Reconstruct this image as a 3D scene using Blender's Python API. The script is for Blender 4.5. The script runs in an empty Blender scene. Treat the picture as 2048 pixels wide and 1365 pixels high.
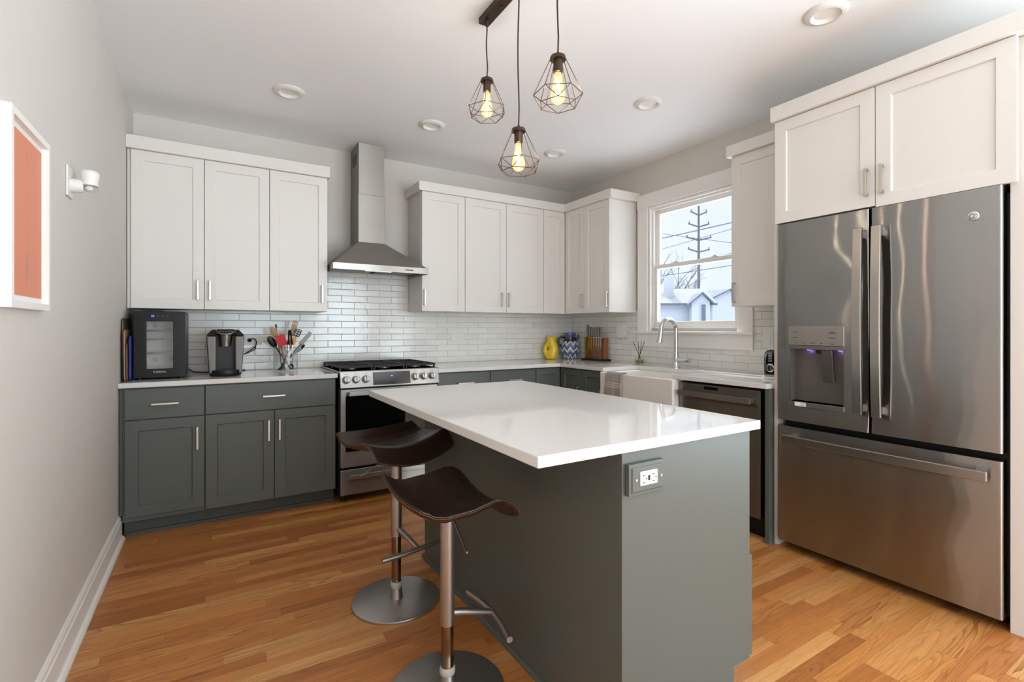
import bpy, bmesh, math, random
from mathutils import Vector, Matrix
R = math.radians
random.seed(7)
SC = bpy.context.scene
COL = SC.collection

# ------------------------------------------------------------------ camera
cam = bpy.data.cameras.new('camera')
cam.sensor_fit = 'HORIZONTAL'
cam.sensor_width = 36.0
cam.lens = 979.4 / 2048 * 36.0
cam.shift_y = -(682.5 - 658.56) / 2048
cam.clip_start = 0.05
cam.clip_end = 300
camo = bpy.data.objects.new('camera', cam)
COL.objects.link(camo)
camo.location = (0, 0, 1.2245)
camo.rotation_euler = (R(90), 0, R(-31.33))
SC.camera = camo

# ------------------------------------------------------------------ light and exposure
SC.view_settings.view_transform = 'Standard'
SC.view_settings.look = 'None'
SC.view_settings.gamma = 1.0
SC.view_settings.exposure = -0.3
SC.view_settings.use_curve_mapping = False
SC.cycles.use_denoising = True
SC.cycles.max_bounces = 14
SC.cycles.diffuse_bounces = 7
SC.cycles.glossy_bounces = 6
SC.cycles.transparent_max_bounces = 16
SC.cycles.sample_clamp_indirect = 6.0
SC.cycles.caustics_reflective = False
SC.cycles.caustics_refractive = False
w = bpy.data.worlds.new('sky')
SC.world = w
w.use_nodes = True
wt = w.node_tree                      # bright overcast sky, paler and dimmer towards the horizon
bgn = wt.nodes['Background']
tcn = wt.nodes.new('ShaderNodeTexCoord'); spn = wt.nodes.new('ShaderNodeSeparateXYZ')
wt.links.new(tcn.outputs['Generated'], spn.inputs[0])
mrn = wt.nodes.new('ShaderNodeMapRange')
mrn.inputs[1].default_value = 0.28; mrn.inputs[2].default_value = 0.85; mrn.inputs[3].default_value = 1.35; mrn.inputs[4].default_value = 13.0
wt.links.new(spn.outputs[2], mrn.inputs[0]); wt.links.new(mrn.outputs[0], bgn.inputs[1])
bgn.inputs[0].default_value = (0.84, 0.925, 1.0, 1)

def area(name, loc, direction, sx, sy, power, col=(1, 1, 1)):
    l = bpy.data.lights.new(name, 'AREA')
    l.shape = 'RECTANGLE'; l.size = sx; l.size_y = sy; l.energy = power; l.color = col
    o = bpy.data.objects.new(name, l); COL.objects.link(o)
    o.location = loc
    o.rotation_euler = Vector(direction).to_track_quat('-Z', 'Y').to_euler()
    return o
# daylight through the big windows of the living space behind the camera, then one added fill at the left
area('daylight_rear_window', (0.95, -3.16, 1.35), (0, 1, 0.85), 1.5, 2.0, 62, (0.75, 0.905, 1.0))
area('daylight_terrace_door', (2.45, -3.16, 1.25), (0, 1, 0.4), 1.1, 2.2, 105, (0.75, 0.905, 1.0))
area('daylight_side_window', (3.27, -0.85, 1.35), (-1, 0, 0.6), 1.8, 2.0, 100, (0.75, 0.905, 1.0))
area('left_fill_light', (-0.43, -1.9, 1.5), (1, 0, 0.4), 1.3, 1.6, 32, (0.75, 0.905, 1.0))  # added fill without a known window, brightens fronts facing left
sl = bpy.data.lights.new('sun', 'SUN')
sl.energy = 9.0; sl.angle = R(1.5); sl.color = (1.0, 0.95, 0.88)
so = bpy.data.objects.new('sun', sl); COL.objects.link(so)
so.rotation_euler = Vector((-0.3, -0.6, -0.8)).to_track_quat('-Z', 'Y').to_euler()

# ------------------------------------------------------------------ materials
def lin(h):
    h = h.lstrip('#')
    return tuple((c / 12.92 if c <= 0.04045 else ((c + 0.055) / 1.055) ** 2.4)
                 for c in (int(h[i:i + 2], 16) / 255 for i in (0, 2, 4))) + (1.0,)

class NT:
    def __init__(s, name):
        s.m = bpy.data.materials.new(name); s.m.use_nodes = True
        s.t = s.m.node_tree; s.b = s.t.nodes['Principled BSDF']; s.out = s.t.nodes['Material Output']
    def n(s, kind, **kw):
        x = s.t.nodes.new(kind)
        for k, v in kw.items(): setattr(x, k, v)
        return x
    def put(s, sock, v):
        if isinstance(v, bpy.types.NodeSocket): s.t.links.new(v, sock)
        elif v is not None: sock.default_value = v
    def math(s, op, a, b=None, c=None):
        x = s.n('ShaderNodeMath', operation=op)
        s.put(x.inputs[0], a); s.put(x.inputs[1], b); s.put(x.inputs[2], c)
        return x.outputs[0]
    def xyz(s, x=0.0, y=0.0, z=0.0):
        k = s.n('ShaderNodeCombineXYZ')
        s.put(k.inputs[0], x); s.put(k.inputs[1], y); s.put(k.inputs[2], z)
        return k.outputs[0]
    def sep(s, v):
        k = s.n('ShaderNodeSeparateXYZ'); s.put(k.inputs[0], v); return k.outputs
    def pos(s): return s.n('ShaderNodeNewGeometry').outputs['Position']
    def obj(s): return s.n('ShaderNodeTexCoord').outputs['Object']
    def noise(s, vec, scale=5.0, detail=3.0, rough=0.5, dist=0.0):
        k = s.n('ShaderNodeTexNoise')
        s.put(k.inputs['Vector'], vec); k.inputs['Scale'].default_value = scale
        k.inputs['Detail'].default_value = detail; k.inputs['Roughness'].default_value = rough
        k.inputs['Distortion'].default_value = dist
        return k.outputs[0]
    def white(s, vec):
        k = s.n('ShaderNodeTexWhiteNoise', noise_dimensions='3D'); s.put(k.inputs['Vector'], vec)
        return k.outputs['Value']
    def mix(s, f, a, b):
        k = s.n('ShaderNodeMix', data_type='RGBA')
        s.put(k.inputs[0], f); s.put(k.inputs[6], a); s.put(k.inputs[7], b)
        return k.outputs[2]
    def ramp(s, f, stops):
        k = s.n('ShaderNodeValToRGB'); s.put(k.inputs[0], f)
        e = k.color_ramp.elements
        while len(e) < len(stops): e.new(0.5)
        for q, (p, c) in zip(e, stops): q.position = p; q.color = c
        return k.outputs[0]
    def bump(s, h, strength=0.2, dist=0.01):
        k = s.n('ShaderNodeBump'); k.inputs['Strength'].default_value = strength
        k.inputs['Distance'].default_value = dist; s.put(k.inputs['Height'], h)
        s.t.links.new(k.outputs[0], s.b.inputs['Normal'])
    def set(s, **kw):
        names = dict(col='Base Color', rough='Roughness', metal='Metallic', spec='Specular IOR Level', coat='Coat Weight',
                     crough='Coat Roughness', trans='Transmission Weight', ior='IOR', aniso='Anisotropic', arot='Anisotropic Rotation',
                     ecol='Emission Color', estr='Emission Strength', tan='Tangent', sheen='Sheen Weight', alpha='Alpha')
        for k, v in kw.items(): s.put(s.b.inputs[names[k]], v)
        return s

def mat(name, col, rough=0.5, metal=0.0, spec=0.5, grain=0.0, gscale=60.0, **kw):
    k = NT(name)
    k.set(col=lin(col) if isinstance(col, str) else col, rough=rough, metal=metal, spec=spec, **kw)
    if grain:
        k.bump(k.noise(k.obj(), gscale, 3), grain, 0.004)
    return k.m

def steel(name, col, rough=0.14, spread=0.9, wave=0.03, freq=900.0):
    """brushed metal: fine level grooves tip the normal up and down, so reflections stretch upright; a slow ripple bends them"""
    k = NT(name)
    p = k.obj(); x, y, z = k.sep(p)
    g = k.noise(k.xyz(k.math('MULTIPLY', x, 14), k.math('MULTIPLY', y, 14), k.math('MULTIPLY', z, freq)), 1.0, 2, 0.7)
    q1 = k.white(k.xyz(k.math('MULTIPLY', x, 7000), k.math('MULTIPLY', y, 7000), k.math('MULTIPLY', z, 9000)))
    q2 = k.white(k.xyz(k.math('MULTIPLY', x, 5100), k.math('MULTIPLY', z, 8300), k.math('MULTIPLY', y, 6100)))
    tri = k.math('SUBTRACT', k.math('ADD', q1, q2), 1.0)
    up = k.math('MULTIPLY', k.math('ADD', tri, k.math('MULTIPLY', k.math('SUBTRACT', g, 0.5), 0.04)), spread)
    r = k.noise(k.xyz(k.math('MULTIPLY', x, 3), k.math('MULTIPLY', y, 3), k.math('MULTIPLY', z, 2.6)), 1.0, 1)
    side = k.math('MULTIPLY', k.math('SUBTRACT', r, 0.5), wave)
    nrm = k.n('ShaderNodeNewGeometry').outputs['Normal']; nx, ny, nz = k.sep(nrm)
    off = k.xyz(k.math('MULTIPLY', ny, k.math('MULTIPLY', side, -1.0)), k.math('MULTIPLY', nx, side), up)
    ad = k.n('ShaderNodeVectorMath', operation='ADD'); k.put(ad.inputs[0], nrm); k.put(ad.inputs[1], off)
    no = k.n('ShaderNodeVectorMath', operation='NORMALIZE'); k.put(no.inputs[0], ad.outputs[0])
    k.t.links.new(no.outputs[0], k.b.inputs['Normal'])
    k.set(col=k.mix(g, lin(col), tuple(c * 0.9 for c in lin(col)[:3]) + (1,)), rough=rough, metal=1.0, aniso=1.0, tan=k.xyz(0.0, 0.0, 1.0))
    return k.m

def glassy(name, tint=(1, 1, 1, 1), f=0.12, emit=None, estr=0.0, efac=0.0, rough=0.02):
    """thin pane: light passes straight through, with a glossy reflection that grows at grazing angles"""
    k = NT(name)
    k.t.nodes.remove(k.b)
    tr = k.n('ShaderNodeBsdfTransparent'); tr.inputs[0].default_value = tint
    gl = k.n('ShaderNodeBsdfGlossy'); gl.inputs['Roughness'].default_value = rough
    lw = k.n('ShaderNodeLayerWeight'); lw.inputs[0].default_value = 0.5
    mx = k.n('ShaderNodeMixShader')
    fac = k.math('MULTIPLY_ADD', k.math('POWER', lw.outputs['Facing'], 3.0), 0.55, 0.035)
    k.t.links.new(fac, mx.inputs[0]); k.t.links.new(tr.outputs[0], mx.inputs[1]); k.t.links.new(gl.outputs[0], mx.inputs[2])
    last = mx.outputs[0]
    if emit:
        em = k.n('ShaderNodeEmission'); em.inputs[0].default_value = emit; em.inputs[1].default_value = estr
        m2 = k.n('ShaderNodeMixShader'); m2.inputs[0].default_value = efac
        k.t.links.new(last, m2.inputs[1]); k.t.links.new(em.outputs[0], m2.inputs[2]); last = m2.outputs[0]
    k.t.links.new(last, k.out.inputs[0])
    return k.m

def floor_material():
    k = NT('oak_strip_floor')
    x, y, z = k.sep(k.pos())
    W, L = 0.0575, 0.74
    yy = k.math('DIVIDE', y, W); row = k.math('FLOOR', yy); fy = k.math('FRACT', yy)
    off = k.math('MULTIPLY', k.white(k.xyz(row, 3.7, 0.0)), 7.0)
    xx = k.math('ADD', k.math('DIVIDE', x, L), off)
    xx = k.math('ADD', xx, k.math('MULTIPLY', k.math('SINE', k.math('MULTIPLY_ADD', xx, 2.1, row)), 0.22))
    cell = k.math('FLOOR', xx); fx = k.math('FRACT', xx)
    r1 = k.white(k.xyz(row, cell, 1.0)); r2 = k.white(k.xyz(row, cell, 9.0))
    # cathedral figure and long pores, shifted from board to board
    gx = k.math('ADD', k.math('MULTIPLY', x, 0.95), k.math('MULTIPLY', r1, 40.0))
    gy = k.math('ADD', k.math('MULTIPLY', y, k.math('MULTIPLY_ADD', r2, 9.0, 8.0)), k.math('MULTIPLY', r2, 20.0))
    fig = k.noise(k.xyz(gx, gy, k.math('MULTIPLY', r1, 9.0)), 1.0, 2.0, 0.5, 0.6)
    rings = k.math('FRACT', k.math('MULTIPLY', fig, 15.0))
    rings = k.math('MULTIPLY', k.math('POWER', rings, 3.0), k.math('MULTIPLY_ADD', k.white(k.xyz(cell, row, 4.0)), 0.75, 0.25))
    fine = k.noise(k.xyz(k.math('MULTIPLY', gx, 4.0), k.math('MULTIPLY', y, 300.0), r2), 1.0, 4.0, 0.65)
    broad = k.noise(k.xyz(k.math('MULTIPLY', gx, 0.9), k.math('MULTIPLY', y, 45.0), r2), 1.0, 2.0)
    base = k.ramp(r1, [(0.0, lin('#a56430')), (0.22, lin('#bf7a40')), (0.5, lin('#cb8747')), (0.75, lin('#d29354')), (0.92, lin('#dca565')), (1.0, lin('#b06e38'))])
    c = k.mix(k.math('MULTIPLY', rings, 0.85), base, lin('#77451f'))
    c = k.mix(k.math('MULTIPLY', k.math('GREATER_THAN', fine, 0.56), 0.34), c, lin('#7a4823'))
    c = k.mix(k.math('MULTIPLY', broad, 0.34), c, lin('#955a2a'))
    ey = k.math('MINIMUM', fy, k.math('SUBTRACT', 1.0, fy))
    ex = k.math('MINIMUM', fx, k.math('SUBTRACT', 1.0, fx))
    gap = k.math('MAXIMUM', k.math('LESS_THAN', ey, 0.010), k.math('LESS_THAN', ex, 0.0010))
    c = k.mix(k.math('MULTIPLY', gap, 0.45), c, lin('#4a2a14'))
    k.set(col=c, rough=k.math('MULTIPLY_ADD', fine, 0.14, 0.25), spec=0.5)
    k.bump(k.math('SUBTRACT', k.math('MULTIPLY', rings, -0.3), gap), 0.10, 0.002)
    return k.m

def tile_material(name, axis, phase, z0):
    k = NT(name)
    p = k.sep(k.pos()); a = p[axis]; z = p[2]
    W, H = 0.2115, 0.053
    zz = k.math('DIVIDE', k.math('SUBTRACT', z, z0), H); row = k.math('FLOOR', zz); fz = k.math('FRACT', zz)
    odd = k.math('FRACT', k.math('MULTIPLY', k.math('ADD', row, 100.0), 0.5))
    aa = k.math('SUBTRACT', k.math('DIVIDE', k.math('SUBTRACT', a, phase), W), odd)
    cell = k.math('FLOOR', aa); fa = k.math('FRACT', aa)
    r1 = k.white(k.xyz(row, cell, 2.0)); r2 = k.white(k.xyz(row, cell, 5.0))
    ez = k.math('MULTIPLY', k.math('MINIMUM', fz, k.math('SUBTRACT', 1.0, fz)), H)
    ea = k.math('MULTIPLY', k.math('MINIMUM', fa, k.math('SUBTRACT', 1.0, fa)), W)
    e = k.math('MINIMUM', ez, ea)
    grout = k.math('LESS_THAN', e, 0.0011)
    pillow = k.math('MINIMUM', k.math('DIVIDE', e, 0.0035), 1.0)
    # each tile is tipped a little its own way, with a soft hand-made ripple
    tilt = k.math('ADD', k.math('MULTIPLY', k.math('SUBTRACT', fa, 0.5), k.math('SUBTRACT', r1, 0.5)),
                  k.math('MULTIPLY', k.math('SUBTRACT', fz, 0.5), k.math('SUBTRACT', r2, 0.5)))
    rip = k.noise(k.pos(), 26.0, 1.0)
    h = k.math('ADD', k.math('ADD', pillow, k.math('MULTIPLY', tilt, 1.1)), k.math('MULTIPLY', rip, 0.7))
    tone = k.mix(r1, lin('#dcdad5'), lin('#e6e4df'))
    k.set(col=k.mix(grout, tone, lin('#918d86')), rough=k.math('MULTIPLY_ADD', grout, 0.6, 0.12), spec=0.5)
    k.bump(h, 0.6, 0.0016)
    return k.m

def quartz_material():
    k = NT('white_quartz')
    n = k.noise(k.pos(), 9.0, 5.0, 0.6, 1.4)
    v = k.noise(k.pos(), 130.0, 2.0)
    c = k.mix(k.math('MULTIPLY', n, 0.35), lin('#dad8d5'), lin('#cecccA'))
    c = k.mix(k.math('GREATER_THAN', v, 0.72), c, lin('#c9c7c4'))
    k.set(col=c, rough=0.05, spec=0.5)
    return k.m

def zigzag_material():
    k = NT('painted_zigzag_glaze')
    x, y, z = k.sep(k.obj())
    ang = k.math('ARCTAN2', y, x)
    tri = k.math('PINGPONG', k.math('MULTIPLY_ADD', ang, 1.43, k.math('MULTIPLY', k.noise(k.obj(), 14.0, 1.0), 0.5)), 0.5)
    zz = k.math('ADD', k.math('MULTIPLY', z, 14.5), k.math('MULTIPLY', tri, 1.2))
    zz = k.math('ADD', zz, k.math('MULTIPLY', k.noise(k.obj(), 30.0, 1.0), 0.25))
    f = k.math('FRACT', zz)
    body = k.ramp(f, [(0.0, lin('#10141f')), (0.10, lin('#4468a8')), (0.35, lin('#6f8fc4')), (0.54, lin('#10141f')), (0.63, lin('#e6e0d0')), (0.90, lin('#ded8c8'))])
    body.node.color_ramp.interpolation = 'CONSTANT'
    vor = k.n('ShaderNodeTexVoronoi'); k.put(vor.inputs['Vector'], k.obj()); vor.inputs['Scale'].default_value = 26.0
    dots = k.math('LESS_THAN', vor.outputs['Distance'], 0.33)
    neck = k.mix(dots, k.mix(k.math('GREATER_THAN', z, 0.225), lin('#1c3030'), lin('#3f5fa0')), lin('#8a2434'))
    k.set(col=k.mix(k.math('GREATER_THAN', z, 0.185), body, neck), rough=0.18, coat=0.3)
    return k.m

def towel_material():
    k = NT('striped_towel_cloth')
    x, y, z = k.sep(k.pos())
    f = k.math('FRACT', k.math('MULTIPLY', k.math('SUBTRACT', z, 0.02), 8.0))
    st = k.math('LESS_THAN', k.math('ABSOLUTE', k.math('SUBTRACT', k.math('FRACT', k.math('MULTIPLY', f, 8.0)), 0.5)), 0.16)
    st = k.math('MULTIPLY', st, k.math('LESS_THAN', f, 0.36))
    vst = k.math('LESS_THAN', k.math('FRACT', k.math('MULTIPLY', y, 11.0)), 0.3)
    c = k.mix(vst, lin('#a0978f'), lin('#958c85'))
    k.set(col=k.mix(st, c, lin('#d2cdc6')), rough=0.9, spec=0.1, sheen=0.3)
    k.bump(k.noise(k.pos(), 700.0, 1.0), 0.3, 0.002)
    return k.m

def wood(name, a, b, axis=2, scale=1.0):
    k = NT(name)
    p = list(k.sep(k.obj()))
    v = [k.math('MULTIPLY', c, (4.0 if i == axis else 60.0) * scale) for i, c in enumerate(p)]
    n = k.noise(k.xyz(*v), 1.0, 4.0, 0.6, 0.6)
    k.set(col=k.mix(n, lin(a), lin(b)), rough=0.5)
    return k.m

MAT = {}
def setup_materials():
    D = MAT
    D['wall'] = mat('greige_wall_paint', '#d2cdc5', 0.75, spec=0.25, grain=0.05, gscale=180)
    D['ceiling'] = mat('white_ceiling_paint', '#f0f1f2', 0.62, spec=0.35)
    D['trim'] = mat('white_trim_paint', '#ebe8e3', 0.35)
    D['floor'] = floor_material()
    D['tile_b'] = tile_material('white_subway_tile_back', 0, 1.746, 0.917)
    D['tile_r'] = tile_material('white_subway_tile_side', 1, 4.044, 0.924)
    D['white'] = mat('white_cabinet_paint', '#dfdbd5', 0.38, spec=0.45)
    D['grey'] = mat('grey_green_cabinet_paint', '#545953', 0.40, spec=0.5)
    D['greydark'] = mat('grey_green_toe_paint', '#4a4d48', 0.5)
    D['quartz'] = quartz_material()
    D['nickel'] = mat('brushed_nickel', '#c9c1b6', 0.3, 1.0)
    D['steel'] = steel('brushed_stainless', '#a09c96', 0.3, 0.15)
    D['fsteel'] = steel('brushed_stainless_door', '#a5a4a2', 0.125, 0.42, wave=0.14)
    D['steel_dull'] = steel('dull_stainless', '#8a847c', 0.34, 0.15)
    D['chrome'] = mat('chrome', '#d8d8d8', 0.06, 1.0)
    D['black'] = mat('black_plastic', '#111111', 0.4, spec=0.35)
    D['blackg'] = mat('black_glass', '#050505', 0.05, spec=0.6)
    D['iron'] = mat('cast_iron', '#1d1b1b', 0.6, grain=0.2, gscale=300)
    D['dark'] = mat('dark_grey_plastic', '#131211', 0.3, spec=0.3)
    D['charcoal'] = mat('charcoal_steel', '#6a645e', 0.36, 0.3)
    D['coffee_side'] = mat('smoked_steel', '#625d58', 0.4, 0.7)
    D['satin'] = mat('satin_steel', '#b3aea8', 0.3, 1.0)
    D['graphite'] = mat('dull_grey_metal', '#8d8984', 0.55, 0.4)
    D['bronze'] = mat('dark_bronze', '#4b3c30', 0.38, 0.75)
    D['wire'] = mat('bronze_wire', '#6a5240', 0.35, 0.8)
    D['glass'] = glassy('window_glass', f=0.08)
    D['clear'] = glassy('clear_glass', (0.975, 0.985, 0.98, 1), f=0.25)
    D['amber_acrylic'] = glassy('smoky_amber_acrylic', (0.86, 0.76, 0.66, 1), f=0.3)
    D['bulb'] = glassy('warm_bulb_glass', (1, 0.93, 0.8, 1), f=0.15, emit=(1, 0.72, 0.38, 1), estr=2.0, efac=0.55)
    D['filament'] = mat('glowing_filament', '#ffffff', ecol=(1.0, 0.80, 0.50, 1), estr=9.0)
    D['hoodlight'] = mat('hood_lamp', '#ffffff', ecol=(1.0, 0.88, 0.72, 1), estr=2.0)
    D['leather'] = mat('dark_brown_leather', '#24160f', 0.32, spec=0.55, grain=0.12, gscale=260)
    D['stitch'] = mat('tan_stitching', '#6b4527', 0.7)
    D['brushed'] = mat('brushed_stool_steel', '#a9a19a', 0.4, 1.0)
    D['plate'] = mat('satin_base_plate', '#bab6b1', 0.36, 1.0, grain=0.03, gscale=90)
    D['tube'] = mat('polished_gas_tube', '#8a7560', 0.14, 1.0)
    D['nylon'] = mat('pale_nylon_ring', '#b5aca2', 0.5)
    D['ceramic'] = mat('white_fireclay', '#e3ddd5', 0.12, spec=0.6)
    D['whitep'] = mat('white_plastic', '#dddbd7', 0.4)
    D['yellow'] = mat('yellow_glaze', '#e8c412', 0.12, coat=0.4)
    D['zigzag'] = zigzag_material()
    D['darkglaze'] = mat('dark_green_glaze', '#1c2c2e', 0.15)
    D['towel'] = towel_material()
    D['print'] = mat('coral_print', '#d9896b', 0.55)
    D['printline'] = mat('grey_violet_ink', '#93878f', 0.6)
    D['paper'] = mat('white_paper', '#e9e6e3', 0.7)
    D['blue'] = mat('blue_plastic', '#1a2f8a', 0.4)
    D['board'] = wood('dark_wood_board', '#4d3a2c', '#6b5340')
    D['spoonwood'] = wood('pale_beech', '#b08c62', '#8f6d49')
    D['blockwood'] = wood('acacia', '#a5683a', '#7a4724')
    D['red'] = mat('red_silicone', '#c01712', 0.45)
    D['orange'] = mat('orange_silicone', '#d98a2b', 0.45)
    D['mustard'] = mat('mustard_silicone', '#b58a22', 0.5)
    D['oil'] = glassy('yellow_oil', (0.78, 0.80, 0.32, 1), f=0.1)
    D['reed'] = mat('black_reed', '#1a1918', 0.7)
    D['violet'] = mat('violet_led', '#8070ff', ecol=(0.38, 0.28, 1.0, 1), estr=5.0)
    D['blueled'] = mat('blue_led', '#3030ff', ecol=(0.12, 0.14, 1.0, 1), estr=4.0)
    D['coolgrey'] = mat('pale_inner_lining', '#c9c6c2', 0.5)
    D['lettering'] = mat('silver_lettering', '#d8d8d8', 0.4)
    D['inkgrey'] = mat('grey_print', '#6d6a66', 0.6)
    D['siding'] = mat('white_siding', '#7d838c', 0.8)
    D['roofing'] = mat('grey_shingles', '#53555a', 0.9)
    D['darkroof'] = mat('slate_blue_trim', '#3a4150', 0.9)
    D['pole'] = mat('hazy_pole', '#353c4a', 0.9)  # distance haze put into the blue-grey colour of far outdoor things
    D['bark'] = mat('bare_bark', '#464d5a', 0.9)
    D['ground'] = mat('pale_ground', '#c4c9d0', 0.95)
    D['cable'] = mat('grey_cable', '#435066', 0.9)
setup_materials()

# ------------------------------------------------------------------ mesh helpers
class MB:
    def __init__(s): s.bm = bmesh.new()
    def quadbox(s, P):
        v = [s.bm.verts.new(p) for p in P]
        for f in ((0, 3, 2, 1), (4, 5, 6, 7), (0, 1, 5, 4), (1, 2, 6, 5), (2, 3, 7, 6), (3, 0, 4, 7)):
            s.bm.faces.new([v[i] for i in f])
        return s
    def box(s, x0, x1, y0, y1, z0, z1):
        return s.quadbox([(x0, y0, z0), (x1, y0, z0), (x1, y1, z0), (x0, y1, z0), (x0, y0, z1), (x1, y0, z1), (x1, y1, z1), (x0, y1, z1)])
    def tube(s, pts, r, seg=10, caps=True):
        pts = [Vector(p) for p in pts]
        rs = r if isinstance(r, (list, tuple)) else [r] * len(pts)
        rings = []; up = None
        for i, p in enumerate(pts):
            if i == 0: d = pts[1] - p
            elif i == len(pts) - 1: d = p - pts[-2]
            else: d = (pts[i + 1] - p).normalized() + (p - pts[i - 1]).normalized()
            d.normalize()
            if up is None:
                up = Vector((0, 0, 1)) if abs(d.z) < 0.9 else Vector((1, 0, 0))
            a = d.cross(up)
            if a.length < 1e-5: a = d.cross(Vector((0, 1, 0)))
            a.normalize(); b = a.cross(d).normalized(); up = b
            rings.append([s.bm.verts.new(p + rs[i] * (math.cos(t) * a + math.sin(t) * b)) for t in [2 * math.pi * j / seg for j in range(seg)]])
        for A, B in zip(rings, rings[1:]):
            for j in range(seg):
                s.bm.faces.new((A[j], B[j], B[(j + 1) % seg], A[(j + 1) % seg]))
        if caps:
            s.bm.faces.new(rings[0]); s.bm.faces.new(rings[-1][::-1])
        return s
    def cyl(s, c, r, z0, z1, seg=24, r2=None):
        return s.lathe(c, [(0, z0), (r, z0), (r if r2 is None else r2, z1), (0, z1)], seg)
    def lathe(s, c, prof, seg=32, sx=1.0, sy=1.0):
        rings = []
        for r, z in prof:
            if r < 1e-6: rings.append([s.bm.verts.new((c[0], c[1], z))])
            else: rings.append([s.bm.verts.new((c[0] + sx * r * math.cos(2 * math.pi * j / seg), c[1] + sy * r * math.sin(2 * math.pi * j / seg), z)) for j in range(seg)])
        for A, B in zip(rings, rings[1:]):
            for j in range(seg):
                q = (j + 1) % seg
                if len(A) == 1 and len(B) == 1: continue
                if len(A) == 1: s.bm.faces.new((A[0], B[q], B[j]))
                elif len(B) == 1: s.bm.faces.new((A[j], A[q], B[0]))
                else: s.bm.faces.new((A[j], A[q], B[q], B[j]))
        return s
    def prism(s, poly, fn, d0, d1):
        """poly of (u, v) swept from d0 to d1; fn(u, v, d) gives the point"""
        A = [s.bm.verts.new(fn(u, v, d0)) for u, v in poly]; B = [s.bm.verts.new(fn(u, v, d1)) for u, v in poly]
        n = len(poly)
        s.bm.faces.new(A[::-1]); s.bm.faces.new(B)
        for i in range(n): s.bm.faces.new((A[i], A[(i + 1) % n], B[(i + 1) % n], B[i]))
        return s
    def ball(s, c, r, sx=1, sy=1, sz=1, seg=16):
        prof = [(r * math.sin(math.pi * i / seg), c[2] - r * sz * math.cos(math.pi * i / seg)) for i in range(seg + 1)]
        prof[0] = (0, prof[0][1]); prof[-1] = (0, prof[-1][1])
        return s.lathe((c[0], c[1]), prof, seg * 2, sx, sy)
    def fbox(s, F, a0, a1, n0, n1, z0, z1):
        P = [F(a0, n1, z0), F(a1, n1, z0), F(a1, n0, z0), F(a0, n0, z0), F(a0, n1, z1), F(a1, n1, z1), F(a1, n0, z1), F(a0, n0, z1)]
        return s.quadbox(P)

ORG = {}
def finish(name, mb, m, bevel=0.0, smooth=False, seg=2):
    bmesh.ops.recalc_face_normals(mb.bm, faces=mb.bm.faces[:])
    me = bpy.data.meshes.new(name); mb.bm.to_mesh(me); mb.bm.free()
    o = bpy.data.objects.new(name, me); COL.objects.link(o)
    me.materials.append(MAT[m] if isinstance(m, str) else m)
    if smooth:
        for p in me.polygons: p.use_smooth = True
        if smooth != 'all':
            me.set_sharp_from_angle(angle=R(smooth if smooth is not True else 40))
    if bevel:
        b = o.modifiers.new('edge', 'BEVEL'); b.width = bevel; b.segments = seg; b.limit_method = 'ANGLE'; b.angle_limit = R(40)
        b.harden_normals = False
    return o
def org(o):
    return ORG.get(o.name, Vector((0, 0, 0)))
def part(name, mb, m, parent=None, bevel=0.0, smooth=False, local=False, seg=2, label=None, at=None):
    """one mesh object; geometry is in world coordinates unless local (then in the parent's own frame)"""
    base = Vector((0, 0, 0))
    if not local:
        base = Vector(at) if (at is not None and parent is None) else (org(parent) if parent else Vector((0, 0, 0)))
        if parent is None and at is None:
            zs = [v.co.z for v in mb.bm.verts]; xs = [v.co.x for v in mb.bm.verts]; ys = [v.co.y for v in mb.bm.verts]
            base = Vector(((min(xs) + max(xs)) / 2, (min(ys) + max(ys)) / 2, min(zs)))
        bmesh.ops.translate(mb.bm, verts=mb.bm.verts[:], vec=-base)
    o = finish(name, mb, m, bevel, smooth, seg)
    if parent is not None: o.parent = parent
    else: o.location = base
    ORG[o.name] = base
    if label: o['label'] = label
    return o
def thing(name, loc, label, cat, group=None, rotz=0.0):
    o = bpy.data.objects.new(name, None); COL.objects.link(o)
    o.empty_display_size = 0.05
    o.location = loc; o.rotation_euler = (0, 0, rotz)
    ORG[o.name] = Vector(loc)
    return tag(o, label, cat, group)
def tag(o, label, cat, group=None):
    o['label'] = label; o['category'] = cat; o['kind'] = 'thing'
    if group: o['group'] = group
    return o
def struct(name, mb, m, label=None, bevel=0.0, cat=None):
    o = part(name, mb, m, None, bevel)
    o['kind'] = 'structure'
    if label: o['label'] = label
    o['category'] = cat or name.split('_')[0]
    return o
def text(name, s, size, m, parent, loc, rot, depth=0.0006, align='CENTER'):
    c = bpy.data.curves.new(name, 'FONT'); c.body = s; c.size = size; c.extrude = depth; c.align_x = align; c.align_y = 'CENTER'
    tmp = bpy.data.objects.new(name + '_source', c); COL.objects.link(tmp)
    dg = bpy.context.evaluated_depsgraph_get()
    me = bpy.data.meshes.new_from_object(tmp.evaluated_get(dg))
    bpy.data.objects.remove(tmp)
    me.materials.clear(); me.materials.append(MAT[m])
    o = bpy.data.objects.new(name, me); COL.objects.link(o)
    o.parent = parent
    o.location = Vector(loc) - org(parent); o.rotation_euler = rot
    return o
def FY(y): return lambda a, n, z: (a, y - n, z)      # faces looking towards the camera end of the room
def FX(x): return lambda a, n, z: (x - n, a, z)      # faces looking towards the left wall

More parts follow.
